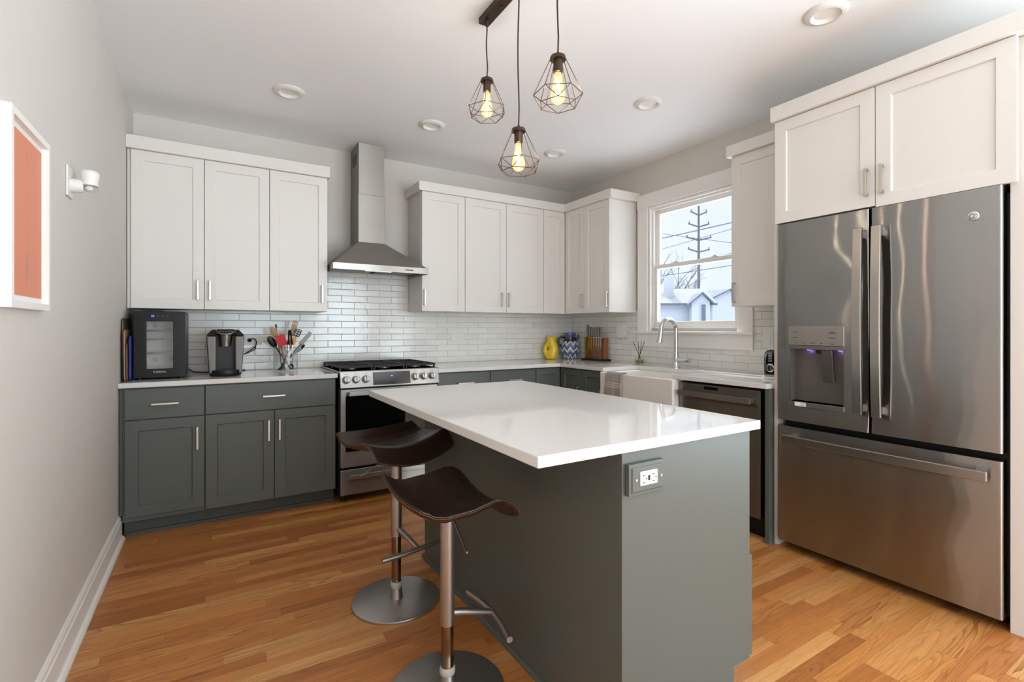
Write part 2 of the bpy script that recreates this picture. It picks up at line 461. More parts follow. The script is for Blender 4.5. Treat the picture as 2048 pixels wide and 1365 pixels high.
def shaker(F, a0, a1, z0, z1, t=0.02, rail=0.062, rec=0.009):
    m = MB(); bm = m.bm
    def ring(n, d): return [bm.verts.new(F(*p)) for p in ((a0 + d, n, z0 + d), (a1 - d, n, z0 + d), (a1 - d, n, z1 - d), (a0 + d, n, z1 - d))]
    A, B, C_, D = ring(0, 0), ring(t, 0), ring(t, rail), ring(t - rec, rail + 0.003)
    bm.faces.new(A[::-1]); bm.faces.new(D)
    for X, Y in ((A, B), (B, C_), (C_, D)):
        for i in range(4): bm.faces.new((X[i], X[(i + 1) % 4], Y[(i + 1) % 4], Y[i]))
    return m
def pull(F, a, z0, z1, n0, parent, vertical=True, w=0.011, stand=0.03):
    """square bar pull with two posts"""
    m = MB()
    if vertical:
        m.fbox(F, a - w / 2, a + w / 2, n0 + stand - 0.009, n0 + stand, z0, z1)
        for z in (z0, z1 - 0.011): m.fbox(F, a - w / 2, a + w / 2, n0, n0 + stand - 0.008, z, z + 0.011)
    else:
        m.fbox(F, z0, z1, n0 + stand - 0.009, n0 + stand, a - w / 2, a + w / 2)
        for z in (z0, z1 - 0.011): m.fbox(F, z, z + 0.011, n0, n0 + stand - 0.008, a - w / 2, a + w / 2)
    return part('handle', m, 'nickel', parent, 0.001)
def slabbox(x0, x1, y0, y1, z0, z1): return MB().box(x0, x1, y0, y1, z0, z1)
def door(F, a0, a1, z0, z1, m, parent, rail=0.062):
    return part('door', shaker(F, a0, a1, z0, z1, rail=rail), m, parent, 0.0015)
def drawer(F, a0, a1, z0, z1, m, parent):
    return part('drawer', MB().fbox(F, a0, a1, 0, 0.02, z0, z1), m, parent, 0.0018)

# ------------------------------------------------------------------ the room
XL, XR, YB, YR, ZC = -0.47, 3.31, 4.20, -3.10, 2.703
struct('floor', slabbox(XL - .15, XR + .15, YR - .15, YB + .15, -0.1, 0), 'floor', 'oak strip floor with boards running across the kitchen')
struct('ceiling', slabbox(XL - .15, XR + .15, YR - .15, YB + .15, ZC, ZC + .12), 'ceiling', 'plain white ceiling')
m = MB()
for a0, a1, z0, z1 in ((YR, -2.55, 0, ZC), (-2.55, -1.25, 0, 0.7), (-2.55, -1.25, 2.3, ZC), (-1.25, YB, 0, ZC)): m.box(XL - .12, XL, a0, a1, z0, z1)  # unseen opening added for the left fill light
struct('wall_left', m, 'wall', 'long plain greige wall carrying the framed print')
struct('wall_back', slabbox(XL - .12, XR + .12, YB, YB + .12, 0, ZC), 'wall', 'greige wall behind the range hood')
m = MB()      # side wall with the kitchen window and the window of the living space
WY0, WY1, WZ0, WZ1 = 2.205, 3.09, 1.205, 2.31
def wall_with_holes(m, make, a0, a1, holes):
    """strips of wall along an axis around rectangular openings (a0, a1, z0, z1)"""
    a = a0
    for h0, h1, z0, z1 in holes:
        make(m, a, h0, 0, ZC)
        if z0 > 0: make(m, h0, h1, 0, z0)
        make(m, h0, h1, z1, ZC)
        a = h1
    make(m, a, a1, 0, ZC)
wall_with_holes(m, lambda mm, a, b, z0, z1: mm.box(XR, XR + .12, a, b, z0, z1), YR, YB, [(-1.80, 0.10, 0.35, 2.35), (WY0, WY1, WZ0, WZ1)])
struct('wall_right', m, 'wall', 'greige wall around the sink window')
m = MB()
wall_with_holes(m, lambda mm, a, b, z0, z1: mm.box(a, b, YR - .12, YR, z0, z1), XL - .12, XR + .12, [(0.2, 1.7, 0.35, 2.35), (1.9, 3.0, 0.12, 2.35)])
struct('wall_rear', m, 'wall', 'wall with tall windows behind the camera')

m = MB()
prof = [(0, 0), (0.030, 0), (0.030, 0.012), (0.024, 0.022), (0.015, 0.028), (0.015, 0.108), (0.011, 0.114), (0.011, 0.128), (0.004, 0.142), (0, 0.142)]
m.prism(prof, lambda u, v, d: (XL + u, d, v), YR, 3.60)
struct('baseboard_left', m, 'trim', 'white stepped baseboard along the left wall', 0.001)

m = MB()
m.box(XL, XR - .01, 4.19, YB, 0.914, 1.46); m.box(0.735, 1.475, 4.19, YB, 1.46, 1.70)
struct('trim_1', m, 'tile_b', 'white subway tile behind the range and worktop', cat='backsplash')
m = MB()
m.box(3.30, XR, 1.612, 2.093, 0.914, 1.40); m.box(3.30, XR, 2.093, 3.207, 0.914, 1.07); m.box(3.30, XR, 3.207, 4.19, 0.914, 1.40)
struct('trim_2', m, 'tile_r', 'white subway tile around the sink window', cat='backsplash')

# ------------------------------------------------------------------ kitchen window
win = thing('window_1', (3.36, (WY0 + WY1) / 2, WZ0), 'white double-hung window above the sink', 'window')
win['kind'] = 'structure'
m = MB()
m.box(3.284, 3.30, 3.09, 3.205, 1.205, 2.31); m.box(3.284, 3.30, 2.093, 2.205, 1.205, 2.31)
m.box(3.280, 3.30, 2.088, 3.210, 2.31, 2.425)
part('casing', m, 'trim', win, 0.002)
part('sill', slabbox(3.25, 3.355, 2.075, 3.223, 1.185, 1.205), 'trim', win, 0.004)
part('apron', slabbox(3.286, 3.30, 2.093, 3.205, 1.07, 1.185), 'trim', win, 0.002)
m = MB()      # frame lining the opening
m.box(3.30, 3.43, 3.068, 3.09, 1.205, 2.31); m.box(3.30, 3.43, 2.205, 2.227, 1.205, 2.31)
m.box(3.30, 3.43, 2.227, 3.068, 2.288, 2.31); m.box(3.355, 3.43, 2.227, 3.068, 1.205, 1.232)
m.box(3.325, 3.338, 3.050, 3.068, 1.232, 2.288); m.box(3.325, 3.338, 2.227, 2.245, 1.232, 2.288); m.box(3.325, 3.338, 2.245, 3.050, 2.27, 2.288)
part('window_frame', m, 'trim', win, 0.002)
def sash(z0, z1, x0, x1, lo, hi):
    y0, y1 = 2.229, 3.066
    m = MB()
    m.box(x0, x1, y1 - .042, y1, z0, z1); m.box(x0, x1, y0, y0 + .042, z0, z1)
    m.box(x0, x1, y0 + .042, y1 - .042, z0, z0 + lo); m.box(x0, x1, y0 + .042, y1 - .042, z1 - hi, z1)
    s = part('sash', m, 'trim', win, 0.003)
    part('pane', slabbox((x0 + x1) / 2 - .002, (x0 + x1) / 2 + .002, y0 + .04, y1 - .04, z0 + lo - .002, z1 - hi + .002), 'glass', s)
    return s
lower = sash(1.234, 1.790, 3.340, 3.368, 0.055, 0.036)
upper = sash(1.755, 2.286, 3.372, 3.400, 0.036, 0.045)
for y in (2.44, 2.82):
    m = MB(); m.box(3.336, 3.366, y - .03, y + .03, 1.790, 1.796); m.box(3.340, 3.356, y - .012, y + .02, 1.796, 1.806)
    part('sash_lock', m, 'whitep', lower, 0.002)

# ------------------------------------------------------------------ recessed ceiling lights
for i, (x, y, lab) in enumerate([
        (2.442, 1.193, 'white round recessed downlight near the refrigerator cabinet'),
        (2.426, 2.269, 'white round recessed downlight out from the sink window'),
        (2.444, 3.321, 'white round recessed downlight near the corner wall cabinets'),
        (1.348, 3.329, 'white round recessed downlight to the right of the hood chimney'),
        (0.401, 3.320, 'white round recessed downlight to the left of the hood chimney')]):
    t = thing('recessed_downlight', (x, y, ZC), lab, 'ceiling light', 'recessed downlights')
    part('trim_ring', MB().lathe((x, y), [(0.058, ZC - .0005), (0.064, ZC - .016), (0.080, ZC - .013), (0.093, ZC - .004), (0.094, ZC - .0005)], 40), 'whitep', t, smooth=True)
    part('baffle', MB().lathe((x, y), [(0.0, ZC - .002), (0.05, ZC - .002), (0.0625, ZC - .015)], 40), 'trim', t, smooth=True)

# ------------------------------------------------------------------ cabinets
def base_unit(name, F, box, lab, m='grey'):
    t = thing(name, ((box[0] + box[1]) / 2, (box[2] + box[3]) / 2, 0), lab, 'cabinet')
    part('body', slabbox(*box), m, t, 0.001)
    return t
FB = FY(3.59)                      # carcass front of the back run; fronts are 2 cm
u1 = base_unit('base_cabinet', FB, (-0.452, -0.048, 3.59, 4.185, 0.10, 0.883), 'grey-green base cabinet with one drawer over one door, by the left wall')
h = drawer(FB, -0.440, -0.0505, 0.697, 0.873, 'grey', u1); pull(FB, 0.782, -0.315, -0.18, 0.02, h, False)
h = door(FB, -0.440, -0.0505, 0.130, 0.690, 'grey', u1); pull(FB, -0.086, 0.49, 0.628, 0.02, h)
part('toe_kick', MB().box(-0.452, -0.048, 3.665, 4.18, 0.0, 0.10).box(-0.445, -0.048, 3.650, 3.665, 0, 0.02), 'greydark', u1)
part('filler', slabbox(-0.466, -0.4525, 3.588, 3.70, 0.143, 0.883), 'greydark', u1)
u2 = base_unit('base_cabinet', FB, (-0.047, 0.732, 3.59, 4.185, 0.10, 0.883), 'grey-green base cabinet with a wide drawer over two doors, beside the range')
h = drawer(FB, -0.0445, 0.724, 0.697, 0.875, 'grey', u2); pull(FB, 0.787, 0.271, 0.404, 0.02, h, False)
h = door(FB, -0.0445, 0.339, 0.110, 0.690, 'grey', u2); pull(FB, 0.306, 0.495, 0.63, 0.02, h)
h = door(FB, 0.3435, 0.724, 0.110, 0.690, 'grey', u2); pull(FB, 0.370, 0.497, 0.63, 0.02, h)
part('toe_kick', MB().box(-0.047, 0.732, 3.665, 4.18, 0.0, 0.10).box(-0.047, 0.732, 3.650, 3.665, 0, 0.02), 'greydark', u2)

u3 = base_unit('base_cabinet', FB, (1.49, 1.962, 3.59, 4.185, 0.10, 0.883), 'grey-green drawer cabinet standing just right of the range')
z = [(0.11, 0.40), (0.405, 0.69), (0.697, 0.875)]
for z0, z1 in z:
    h = drawer(FB, 1.494, 1.959, z0, z1, 'grey', u3); pull(FB, z1 - .085, 1.66, 1.80, 0.02, h, False)
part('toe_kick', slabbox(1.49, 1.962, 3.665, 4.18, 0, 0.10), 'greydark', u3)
u4 = base_unit('base_cabinet', FB, (1.963, 2.42, 3.59, 4.185, 0.10, 0.883), 'grey-green drawer cabinet between the corner unit and its twin')
for z0, z1 in z:
    h = drawer(FB, 1.966, 2.418, z0, z1, 'grey', u4); pull(FB, z1 - .085, 2.13, 2.265, 0.02, h, False)
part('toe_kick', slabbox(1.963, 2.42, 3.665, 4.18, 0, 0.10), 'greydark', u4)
FR = FX(2.71)
u5 = thing('corner_base_cabinet', (2.95, 3.85, 0), 'grey-green corner base cabinet with a folding door under the yellow jug', 'cabinet')
m = MB().prism([(2.421, 3.59), (2.71, 3.59), (2.71, 3.275), (3.295, 3.275), (3.295, 4.185), (2.421, 4.185)], lambda u, v, d: (u, v, d), 0.10, 0.883)
part('body', m, 'grey', u5)
door(FB, 2.424, 2.684, 0.11, 0.875, 'grey', u5, rail=0.055)
h = door(FR, 3.277, 3.566, 0.11, 0.875, 'grey', u5, rail=0.055); pull(FR, 3.305, 0.60, 0.73, 0.02, h)
u6 = base_unit('base_cabinet', FR, (2.71, 3.295, 2.985, 3.274, 0.10, 0.883), 'narrow grey-green base cabinet left of the apron sink')
part('toe_kick', slabbox(2.785, 3.29, 2.985, 3.274, 0, 0.0995), 'greydark', u6)
h = door(FR, 2.988, 3.272, 0.11, 0.875, 'grey', u6, rail=0.055); pull(FR, 3.015, 0.60, 0.73, 0.02, h)
u7 = base_unit('sink_base_cabinet', FR, (2.71, 3.295, 2.250, 2.984, 0.10, 0.62), 'grey-green cabinet under the white apron sink')
h = door(FR, 2.252, 2.615, 0.11, 0.60, 'grey', u7); pull(FR, 2.58, 0.43, 0.56, 0.02, h)
h = door(FR, 2.619, 2.982, 0.11, 0.60, 'grey', u7); pull(FR, 2.655, 0.43, 0.56, 0.02, h)
part('toe_kick', slabbox(2.785, 3.29, 2.25, 2.984, 0, 0.10), 'greydark', u7)
m = MB().box(2.692, 3.295, 1.613, 1.640, 0.0, 0.883).box(2.686, 2.692, 1.613, 1.640, 0, 0.02)
tag(part('end_panel', m, 'grey', None, 0.001), 'grey-green cabinet end panel between dishwasher and refrigerator', 'cabinet panel')

# upper cabinets
FU = FY(3.89)
WL0, WL1, WR0, WR1 = 1.357, 2.360, 1.375, 2.376
def upper(box, lab):
    t = thing('upper_cabinet', ((box[0] + box[1]) / 2, (box[2] + box[3]) / 2, box[4]), lab, 'cabinet')
    part('body', slabbox(*box), 'white', t, 0.001)
    return t
t = upper((-0.466, 0.338, 3.891, 4.187, WL0, WL1), 'white two-door upper cabinet above the wine cooler and coffee maker')
h = door(FU, -0.445, -0.0565, WL0, WL1 - .002, 'white', t); pull(FU, -0.091, 1.418, 1.549, 0.02, h)
h = door(FU, -0.0525, 0.336, WL0, WL1 - .002, 'white', t); pull(FU, -0.022, 1.418, 1.549, 0.02, h)
t = upper((0.339, 0.732, 3.891, 4.187, WL0, WL1), 'white single-door upper cabinet immediately left of the range hood')
h = door(FU, 0.340, 0.729, WL0, WL1 - .002, 'white', t); pull(FU, 0.690, 1.420, 1.550, 0.02, h)
t = upper((1.477, 1.876, 3.891, 4.187, WR0, WR1), 'white single-door upper cabinet immediately right of the range hood')
h = door(FU, 1.480, 1.8735, WR0, WR1, 'white', t); pull(FU, 1.497, 1.424, 1.554, 0.02, h)
t = upper((1.877, 2.714, 3.891, 4.187, WR0, WR1), 'white two-door upper cabinet between the single-door one and the corner one')
h = door(FU, 1.8785, 2.294, WR0, WR1, 'white', t); pull(FU, 2.243, 1.427, 1.556, 0.02, h)
h = door(FU, 2.298, 2.7125, WR0, WR1, 'white', t); pull(FU, 2.316, 1.427, 1.556, 0.02, h)
FUR = FX(2.99)
t = thing('corner_upper_cabinet', (3.15, 4.0, WR0), 'white corner upper cabinet with a folding door over the yellow jug', 'cabinet')
m = MB().prism([(2.715, 3.891), (2.991, 3.891), (2.991, 3.580), (3.299, 3.580), (3.299, 4.187), (2.715, 4.187)], lambda u, v, d: (u, v, d), WR0, WR1)
part('body', m, 'white', t)
door(FU, 2.7165, 2.968, WR0, WR1, 'white', t, rail=0.055)
h = door(FUR, 3.582, 3.866, WR0, WR1, 'white', t, rail=0.055); pull(FUR, 3.602, 1.425, 1.556, 0.02, h)
t = upper((2.991, 3.299, 3.232, 3.579, WR0, WR1), 'white single-door upper cabinet left of the sink window')
h = door(FUR, 3.233, 3.578, WR0, WR1, 'white', t, rail=0.055); pull(FUR, 3.250, 1.425, 1.556, 0.02, h)
t = upper((2.991, 3.299, 1.615, 2.045, WR0, WR1), 'white single-door upper cabinet between sink window and refrigerator')
h = door(FUR, 1.617, 2.043, WR0, WR1, 'white', t); pull(FUR, 2.018, 1.40, 1.535, 0.02, h)
# flat crown boards, each run a fixed trim
m = MB().box(XL + .001, 0.745, 3.845, 4.195, WL1, 2.441)
struct('trim_3', m, 'white', 'white flat crown board over the left upper cabinets', 0.002, 'crown board')
m = MB().prism([(1.445, 4.195), (1.445, 3.845), (2.945, 3.845), (2.945, 3.188), (3.305, 3.188), (3.305, 4.195)], lambda u, v, d: (u, v, d), WR1 + .001, 2.452)
struct('trim_4', m, 'white', 'white flat crown board over the corner upper cabinets', 0.002, 'crown board')
m = MB().box(2.945, 3.305, 1.612, 2.068, WR1 + .001, 2.452)
struct('trim_5', m, 'white', 'white flat crown board over the cabinet by the window', 0.002, 'crown board')

# ------------------------------------------------------------------ refrigerator surround
FG = FX(2.722)
t = thing('refrigerator_cabinet', (3.0, 1.1, 1.815), 'white two-door cabinet above the refrigerator', 'cabinet')
part('body', slabbox(2.722, 3.305, 0.650, 1.589, 1.815, 2.388), 'white', t, 0.001)
h = door(FG, 1.1005, 1.588, 1.815, 2.386, 'white', t); pull(FG, 1.130, 1.868, 1.998, 0.02, h)
h = door(FG, 0.613, 1.0965, 1.808, 2.386, 'white', t); pull(FG, 1.066, 1.868, 2.003, 0.02, h)
struct('trim_6', MB().box(2.68, 3.308, 0.50, 1.603, 2.389, 2.470), 'white', 'white flat crown board over the refrigerator cabinet', 0.002, 'crown board')
tag(part('refrigerator_side_panel', slabbox(2.735, 3.307, 1.590, 1.611, 0, 2.387), 'white', None, 0.001), 'tall white panel between refrigerator and dishwasher', 'cabinet panel')
tag(part('refrigerator_side_panel', slabbox(2.742, 3.307, 0.560, 0.642, 0, 2.387), 'white', None, 0.001), 'tall white panel on the near side of the refrigerator', 'cabinet panel')

# ------------------------------------------------------------------ worktops
tag(part('worktop', slabbox(XL + .002, 0.738, 3.545, 4.189, 0.884, 0.914), 'quartz', None, 0.003), 'white quartz worktop under the wine cooler and coffee maker', 'worktop')
m = MB().prism([(1.487, 4.189), (1.487, 3.545), (2.666, 3.545), (2.666, 2.975), (3.05, 2.975), (3.05, 2.285), (2.666, 2.285), (2.666, 1.613), (3.299, 1.613), (3.299, 4.189)],
               lambda u, v, d: (u, v, d), 0.884, 0.914)
tag(part('worktop', m, 'quartz', None, 0.003), 'white quartz corner worktop running round to the sink', 'worktop')

# ------------------------------------------------------------------ island
isl = thing('kitchen_island', (1.27, 1.75, 0), 'grey-green kitchen island in the middle of the oak floor', 'island')
m = MB()      # carcass with a recessed toe space along the cook's side
m.prism([(0.967, 0.0), (1.472, 0.0), (1.472, 0.104), (1.556, 0.104), (1.556, 0.883), (0.967, 0.883)], lambda u, v, d: (u, d, v), 1.002, 2.49)
part('body', m, 'grey', isl, 0.0015)
FI = lambda a, n, z: (1.556 + n, a, z)
for y0, y1 in ((1.006, 1.74), (1.744, 2.486)):
    h = drawer(FI, y0, y1, 0.110, 0.452, 'grey', isl)
    pull(FI, 0.40, (y0 + y1) / 2 - .07, (y0 + y1) / 2 + .07, 0.02, h, False)
m = MB().prism([(0.967, 0), (0.953, 0), (0.953, 0.008), (0.958, 0.018), (0.967, 0.02)], lambda u, v, d: (u, d, v), 0.99, 2.50)
part('shoe_moulding', m, 'grey', isl)
# receptacle let into the end panel
PO = part('power_outlet', shaker(FY(1.002), 0.978, 1.117, 0.760, 0.848, t=0.016, rail=0.008, rec=-0.004), 'grey', isl, 0.001)
part('outlet_insert', MB().fbox(FY(1.002), 1.016, 1.085, 0.012, 0.0225, 0.785, 0.825), 'whitep', PO, 0.002, label='white receptacle with two sockets')
m = MB()
for a in (1.028, 1.066):
    m.fbox(FY(1.002), a - .003, a + .006, 0.0222, 0.0232, 0.793, 0.795); m.fbox(FY(1.002), a - .003, a + .004, 0.0222, 0.0232, 0.813, 0.815)
    m.fbox(FY(1.002), a + .009, a + .013, 0.0222, 0.0232, 0.802, 0.806)
m.fbox(FY(1.002), 1.046, 1.053, 0.0222, 0.0235, 0.798, 0.812)
part('socket_slot', m, 'dark', PO)
for a in (1.002, 1.101):
    part('screw', MB().prism([(a + .004 * math.cos(k * R(30)), .804 + .004 * math.sin(k * R(30))) for k in range(12)], lambda u, v, d: (u, 1.002 - d, v), 0.0195, 0.0215), 'nickel', PO)
tag(part('island_worktop', slabbox(0.672, 1.589, 0.983, 2.502, 0.884, 0.914), 'quartz', None, 0.003), 'white quartz slab top overhanging the stools on the island', 'worktop')

# ------------------------------------------------------------------ bar stools
def seat_mesh(edge_only=False):
    m = MB(); bm = m.bm
    N, K = 36, 36
    pk = [(-1, .060), (-.88, .044), (-.7, .020), (-.5, .006), (-.25, .0), (0, .003), (.25, .013), (.45, .021), (.62, .018), (.78, .004), (.9, -.016), (1, -.040)]
    def prof(s):
        for (a, za), (b, zb) in zip(pk, pk[1:]):
            if s <= b + 1e-9:
                f = (s - a) / (b - a); f = f * f * (3 - 2 * f) * .5 + f * .5
                return za + (zb - za) * f
        return pk[-1][1]
    def gdish(s): return 0.012 + 0.030 * max(0.0, min(1.0, (s + 0.95) / 0.7))
    def P(s, t, dz):
        x = .178 * s * math.sqrt(1 - .13 * t * t); y = .214 * t * math.sqrt(1 - .11 * s * s)
        return (x, y, prof(s) + gdish(s) * t * t + dz)
    S = [-1 + 2 * i / N for i in range(N + 1)]; T = [-1 + 2 * j / K for j in range(K + 1)]
    top = [[bm.verts.new(P(s, t, 0)) for t in T] for s in S]
    bot = [[bm.verts.new(P(s * .97, t * .97, -0.019)) for t in T] for s in S]
    for i in range(N):
        for j in range(K):
            bm.faces.new((top[i][j], top[i + 1][j], top[i + 1][j + 1], top[i][j + 1]))
            bm.faces.new((bot[i][j + 1], bot[i + 1][j + 1], bot[i + 1][j], bot[i][j]))
    rim = [(i, 0) for i in range(N)] + [(N, j) for j in range(K)] + [(i, K) for i in range(N, 0, -1)] + [(0, j) for j in range(K, 0, -1)]
    for q in range(len(rim)):
        a, b = rim[q], rim[(q + 1) % len(rim)]
        bm.faces.new((top[a[0]][a[1]], top[b[0]][b[1]], bot[b[0]][b[1]], bot[a[0]][a[1]]))
    line = [Vector(P(S[i] * .985, T[j] * .985, -.006)) + Vector((S[i] * .004, T[j] * .004, 0)) for i, j in rim]
    return m, line
def bar_stool(x, y, ang, ztop, zb, lab):
    t = thing('bar_stool', (x, y, 0), lab, 'stool', 'leather bar stools at the island', ang)
    L = dict(parent=t, local=True)
    part('base_plate', MB().lathe((0, 0), [(0, 0), (.194, 0), (.195, .003), (.193, .010), (.188, .012), (0, .012)], 72), 'plate', smooth=True, **L)
    part('column_foot', MB().lathe((0, 0), [(0, .012), (.0285, .012), (.0265, .030), (.0235, .060), (0, .060)], 32), 'brushed', smooth=True, **L)
    part('nylon_ring', MB().lathe((0, 0), [(0, .060), (.0245, .060), (.0265, .066), (.0265, .076), (.0235, .086), (0, .086)], 32), 'nylon', smooth=True, **L)
    part('gas_tube', MB().cyl((0, 0), .0212, .086, zb + .02, 32), 'tube', smooth=True, **L)
    col = part('column', MB().lathe((0, 0), [(.0215, zb), (.0242, zb), (.0242, ztop - .036), (0, ztop - .036)], 40), 'brushed', smooth=True, **L)
    part('mount_plate', MB().box(-.05, .05, -.05, .05, ztop - .036, ztop - .014), 'black', bevel=.004, **L)
    m, line = seat_mesh()
    bmesh.ops.translate(m.bm, verts=m.bm.verts[:], vec=(0, 0, ztop))
    seat = part('seat', m, 'leather', smooth='all', **L)
    sb = seat.modifiers.new('edge', 'BEVEL'); sb.width = .005; sb.segments = 3; sb.limit_method = 'ANGLE'; sb.angle_limit = R(50)
    st = MB().tube([p + Vector((0, 0, ztop)) for p in line] + [line[0] + Vector((0, 0, ztop))], .0010, 5)
    part('stitching', st, 'stitch', seat, local=True)
    part('footrest_arm', MB().tube([(.020, 0, zb + .034), (.050, 0, zb + .027), (.168, 0, zb - .008)], [.0125, .0125, .0105], 14), 'brushed', smooth=True, **L)
    part('footrest_bar', MB().tube([(.150, -.165, zb - .011), (.166, -.08, zb - .010), (.172, 0, zb - .008), (.166, .08, zb - .010), (.150, .165, zb - .011)], .0105, 14), 'brushed', smooth=True, **L)
    part('height_lever', MB().tube([(.004, -.045, ztop - .042), (-.005, -.168, ztop - .097), (-.006, -.177, ztop - .098)], .0036, 8), 'brushed', smooth=True, **L)
    return t
bar_stool(0.705, 2.165, R(-75), 0.694, 0.291, 'dark brown leather saddle bar stool nearer the range, turned to face out of the room')
bar_stool(0.675, 1.530, R(-2), 0.637, 0.227, 'dark brown leather saddle bar stool under the near end of the island, facing it')

# ------------------------------------------------------------------ gas range
rg = thing('gas_range', (1.112, 3.85, 0), 'stainless steel slide-in gas range under the hood', 'range')
part('body', slabbox(0.746, 1.480, 3.56, 4.18, 0.055, 0.912), 'dark', rg, 0.002)
part('cooktop', MB().box(0.742, 1.483, 3.53, 4.185, 0.914, 0.928), 'steel', rg, 0.003)
m = MB().prism([(3.504, 0.812), (3.526, 0.926), (3.60, 0.926), (3.60, 0.812)], lambda u, v, d: (d, u, v), 0.746, 1.480)
panel = part('control_panel', m, 'steel', rg, 0.003)
def PF(a, n, z): return (a, 3.504 + (z - 0.812) * 0.193 - n, z)
part('display', MB().fbox(PF, 0.974, 1.250, 0.0005, 0.003, 0.824, 0.914), 'blackg', panel)
part('display_icon', MB().fbox(PF, 1.105, 1.117, 0.003, 0.0034, 0.880, 0.886), 'blueled', panel)
for x in (0.787, 0.854, 0.922, 1.288, 1.355, 1.422):
    c = Vector(PF(x, 0, 0.868)); nrm = Vector((0, -0.98, 0.19)).normalized()
    k = part('knob', MB().tube([c, c + nrm * .006, c + nrm * .008, c + nrm * .034, c + nrm * .037], [.0275, .0275, .0235, .0225, .019], 28), 'steel', rg, smooth=35)
    part('knob_grip', MB().fbox(lambda a, n, z: tuple(c + Vector((a, 0, z)) + nrm * n), -.004, .004, .034, .046, -.020, .020), 'nickel', k, 0.0015)
    part('knob_print', MB().fbox(PF, x - .012, x + .012, 0.0003, 0.0010, 0.906, 0.909), 'inkgrey', panel)
dr = part('oven_door', MB().box(0.752, 1.474, 3.528, 3.560, 0.252, 0.800), 'steel', rg, 0.004)
part('oven_window', slabbox(0.786, 1.440, 3.5245, 3.5285, 0.362, 0.752), 'blackg', dr, 0.001)
m = MB().box(0.800, 1.426, 3.474, 3.492, 0.757, 0.790)
for x in (0.815, 1.392): m.box(x, x + .02, 3.492, 3.5275, 0.763, 0.784)
part('handle', m, 'steel', dr, 0.004)
dw_ = part('drawer', MB().box(0.752, 1.474, 3.528, 3.560, 0.058, 0.236), 'steel', rg, 0.004)
m = MB().box(0.806, 1.420, 3.484, 3.500, 0.176, 0.208)
for x in (0.82, 1.386): m.box(x, x + .02, 3.500, 3.5275, 0.182, 0.202)
part('handle', m, 'steel', dw_, 0.004)
for x in (0.79, 1.436):
    for y in (3.62, 4.10): part('foot', MB().cyl((x, y), .018, 0.0, .056), 'black', rg)
for x in (0.868, 1.112, 1.356):
    for y in (3.72, 4.02):
        b = part('burner', MB().lathe((x, y), [(0, .928), (.046, .928), (.044, .938), (.03, .942), (0, .942)], 28), 'steel_dull', rg, smooth=True)
        part('burner_cap', MB().lathe((x, y), [(0, .942), (.034, .942), (.033, .949), (0, .951)], 28), 'iron', b, smooth=True)
for x0, x1 in ((0.752, 0.990), (0.994, 1.230), (1.234, 1.474)):
    m = MB(); t_ = .011; zt = .962
    m.box(x0, x1, 3.570, 3.570 + t_, zt - .016, zt); m.box(x0, x1, 4.150 - t_, 4.150, zt - .016, zt)
    m.box(x0, x0 + t_, 3.570 + t_, 4.150 - t_, zt - .016, zt); m.box(x1 - t_, x1, 3.570 + t_, 4.150 - t_, zt - .016, zt)
    m.box(x0 + t_, x1 - t_, 3.855, 3.866, zt - .014, zt)
    xc_ = (x0 + x1) / 2
    for y in (3.72, 4.02):
        for a in range(4):
            dx, dy = math.cos(R(45 + 90 * a)), math.sin(R(45 + 90 * a))
            m.tube([(xc_ + .025 * dx, y + .025 * dy, zt - .004), (xc_ + .10 * dx, y + .10 * dy, zt - .006), (xc_ + .112 * dx, y + .118 * dy, zt - .010)], .006, 6)
        m.box(x0 + t_, x1 - t_, y - .005, y + .005, zt - .012, zt - .002)
    for x in (x0 + .002, x1 - .014):
        for y in (3.574, 3.85, 4.134): m.box(x, x + .012, y, y + .012, .928, zt - .014)
    part('grate', m, 'iron', rg, 0.002)

# ------------------------------------------------------------------ range hood
hd = thing('range_hood', (1.11, 3.95, 1.668), 'stainless steel chimney range hood on the wall above the range', 'range hood')
m = MB().quadbox([(0.744, 3.724, 1.712), (1.472, 3.724, 1.712), (1.472, 4.189, 1.712), (0.744, 4.189, 1.712),
                  (0.969, 3.926, 1.913), (1.187, 3.926, 1.913), (1.187, 4.189, 1.913), (0.969, 4.189, 1.913)])
part('canopy', m, 'steel_dull', hd, 0.003)
m = MB()
m.box(0.740, 1.4755, 3.720, 3.726, 1.666, 1.713); m.box(0.740, 0.746, 3.726, 4.189, 1.666, 1.713); m.box(1.4695, 1.4755, 3.726, 4.189, 1.666, 1.713); m.box(0.746, 1.4695, 3.726, 4.189, 1.700, 1.7115)
st = part('rim_strip', m, 'steel', hd, 0.001)
for k in range(5): part('button', MB().box(1.284 + .0135 * k, 1.2955 + .0135 * k, 3.7175, 3.7205, 1.685, 1.693), 'black', st, 0.0008)
for x0, x1 in ((0.775, 1.105), (1.115, 1.445)):
    m = MB().box(x0, x1, 3.80, 4.15, 1.690, 1.699)
    for k in range(12): m.box(x0 + .012, x1 - .012, 3.812 + k * .0275, 3.824 + k * .0275, 1.686, 1.690)
    part('grease_filter', m, 'steel_dull', hd)
part('lamp_strip', slabbox(0.985, 1.185, 3.745, 3.772, 1.668, 1.699), 'hoodlight', hd)
part('chimney_cover', slabbox(0.973, 1.183, 3.930, 4.189, 1.9135, 2.296), 'steel_dull', hd, 0.002)
up = part('chimney_extension', slabbox(0.976, 1.180, 3.933, 4.189, 2.297, 2.7025), 'steel_dull', hd, 0.002)
m = MB()
for k in range(6): m.box(0.9745, 0.9762, 3.99, 4.12, 2.545 + k * .016, 2.554 + k * .016)
part('vent_grille', m, 'black', up)

